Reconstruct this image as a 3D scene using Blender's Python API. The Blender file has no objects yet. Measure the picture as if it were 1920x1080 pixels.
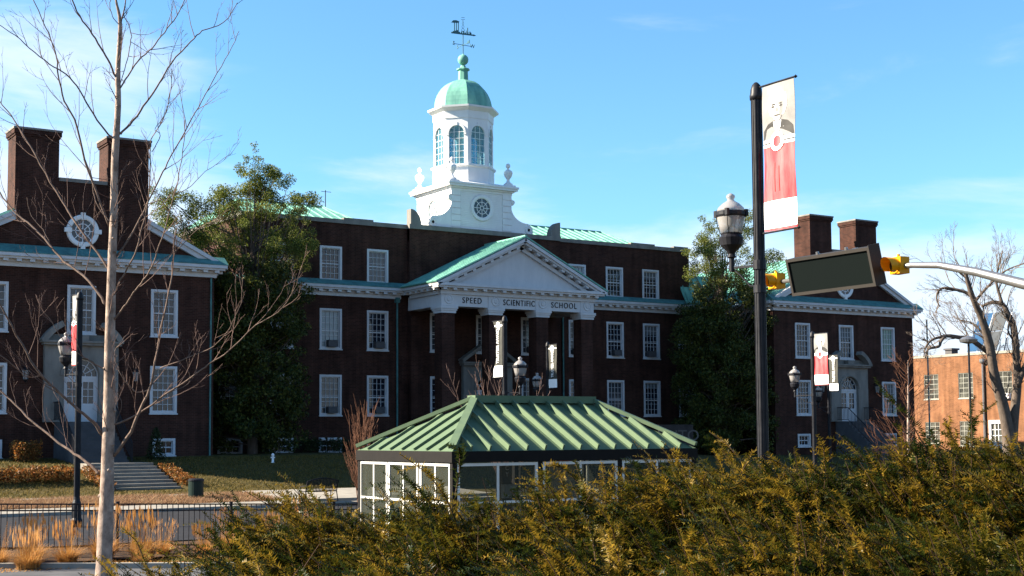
import bpy, math, random, json
import numpy as np
from mathutils import Matrix, Vector, Euler
SC=bpy.context.scene
R=math.radians
# ---------------- camera ----------------
F_PX=2600.0; TH=0.57155; PITCH=0.07166; ROLL=-0.00643; CY=627.51
def basis():
    f=Vector((math.sin(TH)*math.cos(PITCH),math.cos(TH)*math.cos(PITCH),math.sin(PITCH)))
    r=Vector((math.cos(TH),-math.sin(TH),0)); u=r.cross(f); c,s=math.cos(ROLL),math.sin(ROLL)
    return c*r+s*u, -s*r+c*u, f
cr,cu,cf=basis()
cd=bpy.data.cameras.new('camera'); cam=bpy.data.objects.new('camera',cd); SC.collection.objects.link(cam)
cam.matrix_world=Matrix(((cr.x,cu.x,-cf.x,0),(cr.y,cu.y,-cf.y,0),(cr.z,cu.z,-cf.z,0),(0,0,0,1)))
cd.sensor_width=36; cd.lens=36*F_PX/1920; cd.shift_y=(CY-540)/1920; cd.clip_start=.1; cd.clip_end=5000
SC.camera=cam
# ---------------- light ----------------
SUN_EL=R(30); SUN_AZ=R(-57)      # azimuth from +Y towards +X
sd=Vector((math.sin(SUN_AZ)*math.cos(SUN_EL),math.cos(SUN_AZ)*math.cos(SUN_EL),math.sin(SUN_EL)))
sl=bpy.data.lights.new('sun','SUN'); sl.energy=5.0; sl.angle=R(.5); sl.color=(1,.88,.70)
so=bpy.data.objects.new('sun',sl); SC.collection.objects.link(so); so.rotation_euler=sd.to_track_quat('Z','Y').to_euler()
SC.view_settings.view_transform='Standard'; SC.view_settings.look='None'; SC.view_settings.gamma=1
SC.view_settings.exposure=2.15
W=bpy.data.worlds.new('World'); SC.world=W; W.use_nodes=True
nt=W.node_tree; nt.nodes.clear()
def nd(t,ty,**k):
    n=t.nodes.new(ty)
    for a,b in k.items():
        if a=='i':
            for q,v in b.items(): n.inputs[q].default_value=v
        else: setattr(n,a,b)
    return n
out=nd(nt,'ShaderNodeOutputWorld'); bg=nd(nt,'ShaderNodeBackground',i={1:.050})
sky=nd(nt,'ShaderNodeTexSky',sky_type='NISHITA',sun_disc=False,sun_elevation=SUN_EL,sun_rotation=SUN_AZ,air_density=1.0,dust_density=.5,ozone_density=2.0)
tc=nd(nt,'ShaderNodeTexCoord'); sx=nd(nt,'ShaderNodeSeparateXYZ'); nt.links.new(tc.outputs['Generated'],sx.inputs[0])
def mth(op,a,b=None,c=None,t=nt,clamp=False):
    n=nd(t,'ShaderNodeMath',operation=op,use_clamp=clamp)
    for i,v in enumerate((a,b,c)):
        if v is None: continue
        if isinstance(v,(int,float)): n.inputs[i].default_value=v
        else: t.links.new(v,n.inputs[i])
    return n.outputs[0]
# clouds: thin level streaks, thicker towards the horizon and in one bank
mp=nd(nt,'ShaderNodeMapping',i={'Rotation':(0,R(3),0),'Scale':(1,1,4.2),'Location':(1.3,.1,.55)}); nt.links.new(tc.outputs['Generated'],mp.inputs[0])
n1=nd(nt,'ShaderNodeTexNoise',i={'Scale':3.1,'Detail':8,'Roughness':.58,'Distortion':.35}); nt.links.new(mp.outputs[0],n1.inputs[0])
el=sx.outputs[2]
low=nd(nt,'ShaderNodeMapRange',interpolation_type='SMOOTHSTEP',i={1:.03,2:.25,3:.34,4:-.13}); nt.links.new(el,low.inputs[0])
lf=nd(nt,'ShaderNodeVectorMath',operation='DOT_PRODUCT'); nt.links.new(tc.outputs['Generated'],lf.inputs[0]); lf.inputs[1].default_value=(math.sin(R(12))*.99,math.cos(R(12))*.99,.15)
lb=nd(nt,'ShaderNodeMapRange',interpolation_type='SMOOTHSTEP',i={1:.981,2:.999,3:0,4:.22}); nt.links.new(lf.outputs['Value'],lb.inputs[0])
dens=mth('ADD',mth('ADD',n1.outputs[0],low.outputs[0]),lb.outputs[0])
mr=nd(nt,'ShaderNodeMapRange',interpolation_type='SMOOTHSTEP',i={1:.452,2:.76,3:0,4:.88}); nt.links.new(dens,mr.inputs[0])
tint=nd(nt,'ShaderNodeMix',data_type='RGBA',blend_type='MULTIPLY'); tint.inputs[0].default_value=1
nt.links.new(sky.outputs[0],tint.inputs[6]); tint.inputs[7].default_value=(.64,1.0,1.20,1)
mx=nd(nt,'ShaderNodeMix',data_type='RGBA'); nt.links.new(mr.outputs[0],mx.inputs[0]); nt.links.new(tint.outputs[2],mx.inputs[6]); mx.inputs[7].default_value=(4.6,5.1,5.9,1)
nt.links.new(mx.outputs[2],bg.inputs[0]); nt.links.new(bg.outputs[0],out.inputs[0])

# ---------------- materials ----------------
def mat(name,col,rough=.7,metal=0,noise=None,spec=.12,trans=0,bump=0,emis=None,coord='Object'):
    """noise=(scale,colour2,amount,stretch xyz)"""
    m=bpy.data.materials.new(name); m.use_nodes=True; t=m.node_tree; b=t.nodes['Principled BSDF']
    b.inputs['Base Color'].default_value=(*col,1); b.inputs['Roughness'].default_value=rough; b.inputs['Metallic'].default_value=metal
    b.inputs['Specular IOR Level'].default_value=spec
    if noise:
        sc,c2,am,st=noise
        c=nd(t,'ShaderNodeTexCoord'); p=nd(t,'ShaderNodeMapping',i={'Scale':st}); t.links.new(c.outputs[coord],p.inputs[0])
        n=nd(t,'ShaderNodeTexNoise',i={'Scale':sc,'Detail':6,'Roughness':.65}); t.links.new(p.outputs[0],n.inputs[0])
        r=nd(t,'ShaderNodeMapRange',i={1:.35,2:.68,3:0,4:am}); t.links.new(n.outputs[0],r.inputs[0])
        x=nd(t,'ShaderNodeMix',data_type='RGBA'); x.inputs[6].default_value=(*col,1); x.inputs[7].default_value=(*c2,1)
        t.links.new(r.outputs[0],x.inputs[0]); t.links.new(x.outputs[2],b.inputs['Base Color'])
        if bump:
            bp=nd(t,'ShaderNodeBump',i={0:bump,1:.03}); t.links.new(n.outputs[0],bp.inputs['Height']); t.links.new(bp.outputs[0],b.inputs['Normal'])
    return m
def brick(name,c1,c2,mortar,rough=.9):
    m=mat(name,c1,rough); t=m.node_tree; b=t.nodes['Principled BSDF']
    c=nd(t,'ShaderNodeTexCoord'); s=nd(t,'ShaderNodeSeparateXYZ'); t.links.new(c.outputs['Object'],s.inputs[0])
    a=mth('ADD',s.outputs[0],s.outputs[1],t=t); q=nd(t,'ShaderNodeCombineXYZ'); t.links.new(a,q.inputs[0]); t.links.new(s.outputs[2],q.inputs[1])
    bt=nd(t,'ShaderNodeTexBrick',i={'Color1':(*c1,1),'Color2':(*c2,1),'Mortar':(*mortar,1),'Scale':1,'Mortar Size':.008,'Brick Width':.24,'Row Height':.085,'Bias':-.1}); t.links.new(q.outputs[0],bt.inputs[0])
    n=nd(t,'ShaderNodeTexNoise',i={'Scale':.8,'Detail':5}); t.links.new(c.outputs['Object'],n.inputs[0])
    st=nd(t,'ShaderNodeMapping',i={'Scale':(3,3,.25)}); t.links.new(c.outputs['Object'],st.inputs[0])
    n2=nd(t,'ShaderNodeTexNoise',i={'Scale':1,'Detail':4}); t.links.new(st.outputs[0],n2.inputs[0])
    k=mth('ADD',mth('MULTIPLY',n.outputs[0],1.5,t=t),mth('MULTIPLY',n2.outputs[0],1.3,t=t),t=t)
    k=mth('ADD',k,-.38,t=t)
    x=nd(t,'ShaderNodeMix',data_type='RGBA',blend_type='MULTIPLY'); x.inputs[0].default_value=1
    t.links.new(bt.outputs[0],x.inputs[6]); t.links.new(k,x.inputs[7]); t.links.new(x.outputs[2],b.inputs['Base Color'])
    bp=nd(t,'ShaderNodeBump',i={0:.5,1:.01}); t.links.new(bt.outputs['Fac'],bp.inputs['Height']); bp.invert=True; t.links.new(bp.outputs[0],b.inputs['Normal'])
    return m
def leafmat(name,cols,rough=.5,trans=.35,spec=.4):
    """cols: list of colours picked at random per leaf"""
    m=bpy.data.materials.new(name); m.use_nodes=True; t=m.node_tree; b=t.nodes['Principled BSDF']; o=t.nodes['Material Output']
    g=nd(t,'ShaderNodeNewGeometry'); r=nd(t,'ShaderNodeValToRGB'); t.links.new(g.outputs['Random Per Island'],r.inputs[0])
    e=r.color_ramp.elements
    while len(e)<len(cols): e.new(.5)
    for i,c in enumerate(cols): e[i].position=i/(len(cols)-1); e[i].color=(*c,1)
    b.inputs['Roughness'].default_value=rough; b.inputs['Specular IOR Level'].default_value=spec*.4
    t.links.new(r.outputs[0],b.inputs['Base Color'])
    if trans:
        tr=nd(t,'ShaderNodeBsdfTranslucent'); t.links.new(r.outputs[0],tr.inputs[0]); ms=nd(t,'ShaderNodeMixShader',i={0:trans})
        t.links.new(b.outputs[0],ms.inputs[1]); t.links.new(tr.outputs[0],ms.inputs[2]); t.links.new(ms.outputs[0],o.inputs[0])
    return m
def glassmat(name,tint,transp,rough=.03):
    m=bpy.data.materials.new(name); m.use_nodes=True; t=m.node_tree; b=t.nodes['Principled BSDF']; o=t.nodes['Material Output']
    b.inputs['Base Color'].default_value=(*tint,1); b.inputs['Roughness'].default_value=rough
    tr=nd(t,'ShaderNodeBsdfTransparent'); tr.inputs[0].default_value=(*[min(1,.55+.5*c) for c in tint],1)
    ms=nd(t,'ShaderNodeMixShader',i={0:transp}); t.links.new(b.outputs[0],ms.inputs[1]); t.links.new(tr.outputs[0],ms.inputs[2]); t.links.new(ms.outputs[0],o.inputs[0])
    return m
BRICK=brick('dark red brick',(.047,.0185,.013),(.025,.0105,.008),(.055,.034,.026))
BRICK_O=brick('orange brick',(.165,.072,.033),(.125,.052,.024),(.16,.10,.065))
WHITE=mat('white painted wood',(.52,.52,.53),.6,noise=(2.2,(.38,.39,.41),.5,(1,1,.4)))
TOWW=mat('fresh white paint',(.72,.72,.71),.55,noise=(2.4,(.58,.58,.59),.45,(1,1,.4)))
STONE=mat('weathered limestone',(.21,.195,.175),.85,noise=(1.6,(.11,.105,.095),.8,(1,1,.35)),bump=.3)
COP=mat('copper patina',(.17,.40,.31),.6,noise=(1.1,(.07,.20,.18),.8,(2.5,2.5,.5)),spec=.2)
COPD=mat('dark copper patina',(.08,.21,.20),.55,noise=(2.5,(.045,.10,.10),.9,(1,1,1)))
GREENM=mat('green metal roofing',(.098,.140,.080),.6,noise=(2.3,(.055,.090,.062),.5,(1,1,1)),spec=.12)
PANE=mat('dark window glass',(.005,.006,.010),.05,noise=(1.3,(.022,.026,.040),.9,(1,1,.6)),spec=.5)  # bluish noise painted in to mimic reflections and the room behind
PANEB=mat('window glass with blinds',(.20,.24,.25),.25,noise=(1.0,(.10,.13,.15),.7,(1,1,9)),spec=.6)
PANEC=mat('window glass with half drawn shade',(.05,.055,.065),.12,noise=(.5,(.012,.014,.02),1,(1,1,2.5)),spec=.5)
PANEG=mat('window glass with green curtain',(.16,.27,.20),.3,noise=(2.0,(.06,.12,.10),.8,(2,2,1)),spec=.6)
AC=mat('air conditioner metal',(.06,.06,.065),.6,noise=(3,(.12,.11,.11),.6,(1,1,6)))
BLACK=mat('black painted metal',(.007,.007,.010),.45,spec=.16,noise=(6,(.03,.03,.034),.5,(1,1,1)))
DARKB=mat('dark bronze fascia',(.006,.005,.0045),.7,noise=(3,(.011,.009,.008),.6,(1,1,1)))
ALU=mat('aluminium frame',(.55,.54,.51),.45,metal=.2,noise=(3,(.44,.43,.41),.5,(1,1,1)))
CONC=mat('concrete',(.27,.25,.215),.9,noise=(1.2,(.18,.165,.145),.8,(1,1,1)),bump=.3)
CONCD=mat('grey stone tread',(.085,.085,.09),.9,noise=(1.5,(.05,.05,.055),.8,(1,1,1)))
ASPH=mat('asphalt',(.015,.016,.020),.9,noise=(1.4,(.024,.024,.028),.7,(1,1,1)),bump=.3)
SOIL=mat('mulch',(.035,.022,.014),.95,noise=(5,(.08,.045,.025),.9,(1,1,1)),bump=1)
RED=mat('red fabric',(.42,.012,.022),.6,noise=(5,(.60,.14,.14),.9,(1,1,.15)))
CLOTHW=mat('white fabric',(.78,.78,.78),.6); CLOTHG=mat('grey fabric',(.03,.029,.028),.6,noise=(3,(.05,.048,.045),.8,(1,1,1)))
CLOTHL=mat('light grey fabric',(.22,.215,.21),.6,noise=(3,(.12,.115,.11),.7,(1,1,1)))
CLOTHK=mat('charcoal fabric',(.04,.04,.036),.6,noise=(4,(.07,.07,.06),.6,(1,1,1)))
YEL=mat('signal yellow plastic',(.62,.27,.006),.35,noise=(3,(.5,.2,.006),.5,(1,1,1)))
STEEL=mat('galvanised steel',(.22,.22,.225),.36,spec=.5,metal=.75,noise=(5,(.3,.3,.31),.6,(1,1,1)))
TAN=mat('tan sign frame',(.032,.028,.025),.6,noise=(2,(.022,.02,.018),.6,(1,1,1)))
LAMPG=glassmat('ribbed lamp glass',(.36,.34,.33),.42,.15)
CLEAR=glassmat('clear window glass',(.22,.24,.20),.91,.02)
CUPG=glassmat('cupola window glass',(.16,.42,.52),.82,.05)
BARK=mat('pale bark',(.36,.275,.225),.85,noise=(5,(.12,.085,.068),1,(1,1,.7)),bump=.6)
BARKD=mat('grey brown bark',(.07,.055,.045),.9,noise=(6,(.14,.11,.09),.7,(1,1,.5)),bump=.6)
LIMB=mat('grey brown limb bark',(.17,.12,.098),.85,noise=(7,(.07,.05,.04),.9,(1,1,.7)),bump=.5)
TWIG=mat('red brown twigs',(.085,.038,.022),.8)
TWIGP=mat('purple brown twigs',(.105,.066,.055),.8)

# ---------------- mesh builder ----------------
class MB:
    def __init__(s): s.v=[]; s.f=[]; s.m=None
    def add(s,vs,fs):
        k=len(s.v)
        if s.m is not None: vs=[tuple(s.m@Vector(v)) for v in vs]
        s.v+=vs; s.f+=[tuple(i+k for i in f) for f in fs]
    def box(s,x0,x1,y0,y1,z0,z1):
        s.add([(x0,y0,z0),(x1,y0,z0),(x1,y1,z0),(x0,y1,z0),(x0,y0,z1),(x1,y0,z1),(x1,y1,z1),(x0,y1,z1)],
          [(0,3,2,1),(4,5,6,7),(0,1,5,4),(1,2,6,5),(2,3,7,6),(3,0,4,7)]); return s
    def prism(s,poly,axis,a,b):
        """extrude 2-D polygon along axis ('x': poly=(y,z), 'y': (x,z), 'z': (x,y))"""
        n=len(poly); g={'x':lambda p,t:(t,p[0],p[1]),'y':lambda p,t:(p[0],t,p[1]),'z':lambda p,t:(p[0],p[1],t)}[axis]
        s.add([g(p,a) for p in poly]+[g(p,b) for p in poly],[tuple(range(n)),tuple(range(2*n-1,n-1,-1))]+[(i,(i+1)%n+0,(i+1)%n+n,i+n) for i in range(n)]); return s
    def beam(s,p0,p1,w,h,up=(0,0,1)):
        p0=Vector(p0);p1=Vector(p1);d=(p1-p0).normalized();r=d.cross(Vector(up)).normalized();u=r.cross(d)
        vs=[]
        for p in (p0,p1):
            for a,b in ((-1,-1),(1,-1),(1,1),(-1,1)): vs.append(tuple(p+r*(a*w/2)+u*(b*h/2)))
        s.add(vs,[(0,3,2,1),(4,5,6,7),(0,1,5,4),(1,2,6,5),(2,3,7,6),(3,0,4,7)]); return s
    def tube(s,pts,rad,n=6,cap=True):
        P=[Vector(p) for p in pts]; vs=[];fs=[]
        if not hasattr(rad,'__len__'): rad=[rad]*len(P)
        ref=None
        for i,p in enumerate(P):
            d=(P[min(i+1,len(P)-1)]-P[max(i-1,0)]).normalized()
            if ref is None:
                ref=Vector((1,0,0)) if abs(d.x)<.8 else Vector((0,1,0))
            r=(ref-d*ref.dot(d)).normalized(); ref=r; u=d.cross(r)
            for k in range(n):
                a=2*math.pi*k/n; vs.append(tuple(p+(r*math.cos(a)+u*math.sin(a))*rad[i]))
        for i in range(len(P)-1):
            for k in range(n):
                a=i*n+k;b=i*n+(k+1)%n; fs.append((a,b,b+n,a+n))
        if cap: fs.append(tuple(range(n-1,-1,-1))); fs.append(tuple(range(len(vs)-n,len(vs))))
        s.add(vs,fs); return s
    def lathe(s,prof,c=(0,0,0),n=16,ph=0):
        """profile of (r,z)"""
        vs=[];fs=[]
        for r,z in prof:
            for k in range(n):
                a=2*math.pi*k/n+ph; vs.append((c[0]+r*math.cos(a),c[1]+r*math.sin(a),c[2]+z))
        for i in range(len(prof)-1):
            for k in range(n):
                a=i*n+k;b=i*n+(k+1)%n; fs.append((a,b,b+n,a+n))
        fs.append(tuple(range(n-1,-1,-1))); fs.append(tuple(range(len(vs)-n,len(vs))))
        s.add(vs,fs); return s
    def build(s,name,material,parent=None,smooth=False,loc=None):
        me=bpy.data.meshes.new(name); me.from_pydata(s.v,[],s.f); me.update()
        return link(name,me,material,parent,smooth,loc)
def link(name,me,material,parent=None,smooth=False,loc=None):
    if material: me.materials.append(material)
    if smooth: me.polygons.foreach_set('use_smooth',[True]*len(me.polygons))
    o=bpy.data.objects.new(name,me); SC.collection.objects.link(o)
    if parent: o.parent=parent
    if loc is not None: o.location=loc
    return o
def npmesh(name,V,F,material,parent=None,loc=None,smooth=False):
    """V (n,3), F (m,k) numpy arrays, k=3 or 4"""
    V=np.asarray(V,dtype=np.float32); F=np.asarray(F,dtype=np.int32); me=bpy.data.meshes.new(name); k=F.shape[1]
    me.vertices.add(len(V)); me.vertices.foreach_set('co',V.ravel()); me.loops.add(F.size); me.loops.foreach_set('vertex_index',F.ravel())
    me.polygons.add(len(F)); me.polygons.foreach_set('loop_start',np.arange(0,F.size,k,dtype=np.int32)); me.update(calc_edges=True); me.validate()
    return link(name,me,material,parent,smooth,loc)
def tag(o,label=None,cat=None,group=None,kind=None):
    for k,v in (('label',label),('category',cat),('group',group),('kind',kind)):
        if v: o[k]=v
    return o
def empty(name,loc,label,cat,group=None,rz=0):
    o=bpy.data.objects.new(name,None); SC.collection.objects.link(o); o.location=loc; o.rotation_euler=(0,0,rz); o.empty_display_size=.2
    return tag(o,label,cat,group)
def text_mesh(name,s,size,material,parent,loc,rot,depth=.01,align='CENTER',spacing=1.0,sx=1.0):
    cu_=bpy.data.curves.new(name,'FONT'); cu_.body=s; cu_.size=size; cu_.extrude=depth; cu_.align_x=align; cu_.align_y='CENTER'; cu_.space_character=spacing
    tmp=bpy.data.objects.new(name+'_src',cu_); SC.collection.objects.link(tmp); dg=bpy.context.evaluated_depsgraph_get(); dg.update()
    me=bpy.data.meshes.new_from_object(tmp.evaluated_get(dg)); bpy.data.objects.remove(tmp); bpy.data.curves.remove(cu_)
    me.name=name; me.materials.clear(); o=link(name,me,material,parent); o.location=loc; o.rotation_euler=rot; o.scale=(sx,1,1); return o
rnd=random.Random(11)

# ---------------- ground ----------------
YN=[(-40,-1.75),(5,-1.72),(9,-1.95),(16,-2.6),(22,-2.9),(30,-3.06),(37,-3.0),(38.2,-2.96),(51.6,-2.86),(52,-2.80),(57,-2.58),(60,-2.34),(64,-1.62),(66,-1.3),(70,-1.0),(76,-1.0),(3000,-1.0)]
def gz(x,y):
    for (a,za),(b,zb) in zip(YN,YN[1:]):
        if y<=b: z=za+(zb-za)*max(0,(y-a))/(b-a); break
    k=min(1,max(0,(x-32)/40))*min(1,max(0,(y-52)/10)); return z-.55*k*k*(3-2*k)
# ground sheet
def ground():
    xs=sorted(set([-2000,-600,-200,-80]+list(range(-40,0,8))+[i*1.5 for i in range(0,80)]+[130,150,200,300,600,2000]))
    ys=sorted(set([-600,-100,-40]+[i*1.0 for i in range(-20,90)]+[y for y,_ in YN if y<100]+[95,110,150,250,500,1200,3000]))
    rr=random.Random(3); V=[];F=[]
    for y in ys:
        for x in xs:
            n=0 if not(52.6<y<75 or y<30) else rr.uniform(-.025,.025)
            V.append((x,y,gz(x,y)+n))
    nx=len(xs)
    for j in range(len(ys)-1):
        for i in range(nx-1): a=j*nx+i; F.append((a,a+1,a+1+nx,a+nx))
    return V,F
LAWN=mat('winter lawn',(.036,.033,.010),.95,noise=(.55,(.085,.060,.020),.9,(1,1,1)),bump=.6)
V,F=ground(); g=npmesh('ground',V,F,LAWN); tag(g,kind='structure')
def sheet(name,poly_fn,x0,x1,y0,y1,dz,m,th=.0,nx=30,ny=8,kind='structure'):
    V=[];F=[]
    for j in range(ny+1):
        for i in range(nx+1):
            x=x0+(x1-x0)*i/nx; y=y0+(y1-y0)*j/ny; x,y=poly_fn(x,y); V.append((x,y,gz(x,y)+dz))
    for j in range(ny):
        for i in range(nx): a=j*(nx+1)+i; F.append((a,a+1,a+nx+2,a+nx+1))
    if th:
        mb=MB(); mb.v=[tuple(v) for v in V]; mb.f=list(F)
        n=nx+1; edge=[i for i in range(n)]; 
        rim=list(range(n))+[n*(j+1)-1 for j in range(1,ny+1)]+[n*ny+i for i in range(nx-1,-1,-1)]+[n*j for j in range(ny-1,0,-1)]
        k=len(mb.v); mb.v+=[(V[i][0],V[i][1],V[i][2]-th) for i in rim]
        for a in range(len(rim)): b=(a+1)%len(rim); mb.f.append((rim[a],k+a,k+b,rim[b]))
        o=mb.build(name,m)
    else: o=npmesh(name,V,F,m)
    return tag(o,kind=kind) if kind else o
I=lambda x,y:(x,y)
sheet('road',I,-30,120,38.3,51.5,.03,ASPH,nx=60,ny=10)
sheet('kerb',I,-30,120,51.5,51.75,.15,CONC,th=.3,nx=60,ny=1)
sheet('pavement',I,-30,24,51.75,53.0,.12,CONC,th=.3,nx=40,ny=2)
sheet('plaza',I,23.0,33,53.0,57.6,.14,CONC,th=.3,nx=10,ny=6)
sheet('footpath',I,-20,22.9,57.0,57.9,.04,CONC,th=.2,nx=40,ny=2)
# diagonal near kerb with paving in front of it, mulch bed behind
def diag(x,y): return x, y-(x-8)*.62
sheet('near_kerb',diag,-6,16.5,33.1,33.32,.14,CONC,th=.3,nx=24,ny=1)
sheet('near_path',diag,-6,16.5,26.5,33.1,.02,CONCD,nx=24,ny=6)
sheet('mulch_bed',I,-10,17,33.9,37.8,.05,SOIL,nx=40,ny=6)
# ---------------- the building ----------------
AX=46.17; D=75.34; YW=69.79; BZ=-1.9
B=empty('brick_building',(AX,D,-1.0),'long dark red brick school building with white cupola, pillared porch and two gabled wings','building')
BL=Vector((AX,D,-1.0))
def bpart(mb,name,m,parent=None,smooth=False):
    """mesh in world coordinates -> child of the building"""
    mb.v=[(v[0]-BL.x,v[1]-BL.y,v[2]-BL.z) for v in mb.v]; return mb.build(name,m,parent or B,smooth)
def wall_holes(mb,a0,a1,z0,z1,holes,pos,inward=.35,axis='y'):
    """facade with rectangular openings; axis 'y': plane y=pos spanning x; 'x': plane x=pos spanning y"""
    A=sorted(set([a0,a1]+[h[0] for h in holes]+[h[1] for h in holes])); Z=sorted(set([z0,z1]+[h[2] for h in holes]+[h[3] for h in holes]))
    A=[a for a in A if a0<=a<=a1]; Z=[z for z in Z if z0<=z<=z1]
    pt=(lambda a,z,d:(a,pos+d,z)) if axis=='y' else (lambda a,z,d:(pos+d,a,z))
    for i in range(len(A)-1):
        for j in range(len(Z)-1):
            ca=(A[i]+A[i+1])/2; cz=(Z[j]+Z[j+1])/2
            if any(h[0]<ca<h[1] and h[2]<cz<h[3] for h in holes): continue
            mb.add([pt(A[i],Z[j],0),pt(A[i+1],Z[j],0),pt(A[i+1],Z[j+1],0),pt(A[i],Z[j+1],0)],[(0,1,2,3)])
    for h in holes:
        q=[(h[0],h[2]),(h[1],h[2]),(h[1],h[3]),(h[0],h[3])]
        for k in range(4):
            (a,z),(b,w)=q[k],q[(k+1)%4]
            mb.add([pt(a,z,0),pt(b,w,0),pt(b,w,inward),pt(a,z,inward)],[(0,1,2,3)])
# windows (origin: bottom centre of opening on the wall face, facing -Y)
def win_meshes(w,h,cols,rows,frac=.5):
    f=MB(); c=.13
    for x0,x1,z0,z1 in ((-w/2,-w/2+c,0,h),(w/2-c,w/2,0,h),(-w/2+c,w/2-c,h-c,h),(-w/2+c,w/2-c,0,.09)): f.box(x0,x1,-.05,.16,z0,z1)
    f.box(-w/2-.04,w/2+.04,-.10,.02,-.07,-.002)
    ix0,ix1,iz0,iz1=-w/2+c,w/2-c,.09,h-c; s=.05
    zm=iz0+(iz1-iz0)*frac
    for x0,x1 in ((ix0,ix0+s),(ix1-s,ix1)): f.box(x0,x1,.05,.12,iz0,iz1)
    for z0,z1 in ((iz0,iz0+s),(zm-.03,zm+.03),(iz1-s,iz1)): f.box(ix0+s,ix1-s,.05,.12,z0,z1)
    for i in range(1,cols): x=ix0+s+(ix1-ix0-2*s)*i/cols; f.box(x-.011,x+.011,.075,.115,iz0+s,iz1-s)
    for j in range(1,rows):
        z=iz0+(iz1-iz0)*j/rows
        if abs(z-zm)>.08: f.box(ix0+s,ix1-s,.078,.112,z-.011,z+.011)
    p=MB(); p.box(ix0,ix1,.118,.13,iz0,iz1)
    return f,p
WM={}; WR=random.Random(17); SHADE=mat('window shade cloth',(.13,.135,.14),.7,noise=(2,(.09,.095,.10),.6,(1,1,5)))
def window(x,y,z,w=1.45,h=2.42,cols=4,rows=6,pane=None,ac=0,rz=0,frac=.45):
    k=(w,h,cols,rows,frac)
    if k not in WM:
        f,p=win_meshes(w,h,cols,rows,frac); a=f.build('window',WHITE,B); b=p.build('pane',PANE,a); WM[k]=(a.data,{PANE.name:b.data})
        bpy.data.objects.remove(b); bpy.data.objects.remove(a)
    fm,pm=WM[k]; pane=pane or PANE
    if pane.name not in pm:
        q=pm[PANE.name].copy(); q.materials[0]=pane; pm[pane.name]=q
    o=bpy.data.objects.new('window',fm); SC.collection.objects.link(o); o.parent=B; o.location=(x-BL.x,y-BL.y,z-BL.z); o.rotation_euler=(0,0,rz)
    b=bpy.data.objects.new('pane',pm[pane.name]); SC.collection.objects.link(b); b.parent=o
    if h>2 and pane is PANE and WR.random()<.42:
        fr=WR.choice((.18,.3,.42,.55)); m=MB(); zt_=h-.14; m.box(-w/2+.14,w/2-.14,.1135,.1165,zt_-fr*(h-.3),zt_); m.build('window_shade',SHADE,o)
    if ac:
        m=MB(); m.box(-.32+ac*.08,.30+ac*.08,-.28,.05,.12,.52); a=m.build('air_conditioner',AC,o)
    return o
OW=1.45
G,Q=7.467,3.136
colsX=[AX+s*(G+k*Q) for s in (-1,1) for k in range(4)]
holes=[]; WL=[]
z1,z2,z3=1.19,5.15,9.24
for s in (-1,1):
    for k in range(4):
        x=AX+s*(G+k*Q)
        for fl,(z,h) in enumerate(((z1,2.42),(z2,2.42),(z3,2.09))):
            if k==3 and fl==2: continue
            ac=0
            if (s,k,fl) in {(-1,0,0),(-1,0,1),(-1,1,1),(1,1,1),(-1,1,0)}: ac=1
            if (s,k,fl) in {(1,2,1),(1,1,0),(1,0,1)}: ac=-1
            pane=PANEB if (s,k,fl) in {(-1,1,1),(1,0,2)} else None
            WL.append((x,D,z,OW,h,4,6 if fl<2 else 5,pane,ac,0,.45 if fl<2 else .5))
            holes.append((x-OW/2,x+OW/2,z,z+h))
        WL.append((x,D,-1.05,1.5,.92,3,2,None,0,0,.5)); holes.append((x-.75,x+.75,-1.05,-.13))
for dx in (-3.35,0,3.4):
    x=AX+dx+.1
    for fl,z in enumerate((z1,z2)):
        if dx==0 and fl==0: continue
        WL.append((x,D-.3,z,OW,2.42,4,6,None,(1 if (dx>0 and fl==1) else 0),0,.45)); 
wr=random.Random(9)
for a in WL:
    a=list(a)
    if a[7] is None and wr.random()<.3: a[7]=PANEC
    window(*a)
# walls of the main block
ML,MR=29.9,63.4
m=MB(); wall_holes(m,ML-5,AX-5.4,BZ,8.6,[h for h in holes if h[3]<8.6],D); wall_holes(m,AX+5.9,MR+4,BZ,8.6,[h for h in holes if h[3]<8.6],D)
wall_holes(m,ML,AX-5.4,8.6,12.75,[h for h in holes if h[3]>8.6],D); wall_holes(m,AX+5.9,MR,8.6,12.75,[h for h in holes if h[3]>8.6],D)
cb_h=[(AX+dx+.1-OW/2,AX+dx+.1+OW/2,z,z+2.42) for dx in (-3.35,0,3.4) for z in (z1,z2) if not(dx==0 and z==z1)]
wall_holes(m,AX-5.4,AX+5.9,BZ,12.75,cb_h,D-.3); m.box(AX-5.4,AX+5.9,D-.28,D+.02,12.0,12.74)
m.add([(AX-5.4,D-.3,BZ),(AX-5.4,D,BZ),(AX-5.4,D,12.75),(AX-5.4,D-.3,12.75)],[(0,1,2,3)]); m.add([(AX+5.9,D-.3,BZ),(AX+5.9,D,BZ),(AX+5.9,D,12.75),(AX+5.9,D-.3,12.75)],[(0,1,2,3)])
m.add([(ML,D,8.6),(ML,D+14,8.6),(ML,D+14,12.75),(ML,D,12.75)],[(0,1,2,3)]); m.add([(MR,D,8.6),(MR,D+14,8.6),(MR,D+14,12.75),(MR,D,12.75)],[(0,1,2,3)])
m.add([(ML,D+14,-1.9),(MR,D+14,-1.9),(MR,D+14,12.75),(ML,D+14,12.75)],[(0,1,2,3)])
bpart(m,'main_wall',BRICK)
m=MB()   # backing so that nothing shows through the openings, and flat roof deck
m.box(ML+.1,MR-.1,D+.42,D+.5,BZ,12.5); m.box(ML+.02,MR-.02,D+.5,D+13.98,12.3,12.42); m.box(ML-5,ML+.1,D+.42,D+14,BZ,8.7); m.box(MR-.1,MR+4,D+.42,D+14,BZ,8.7)
bpart(m,'roof_deck',ASPH)
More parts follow.
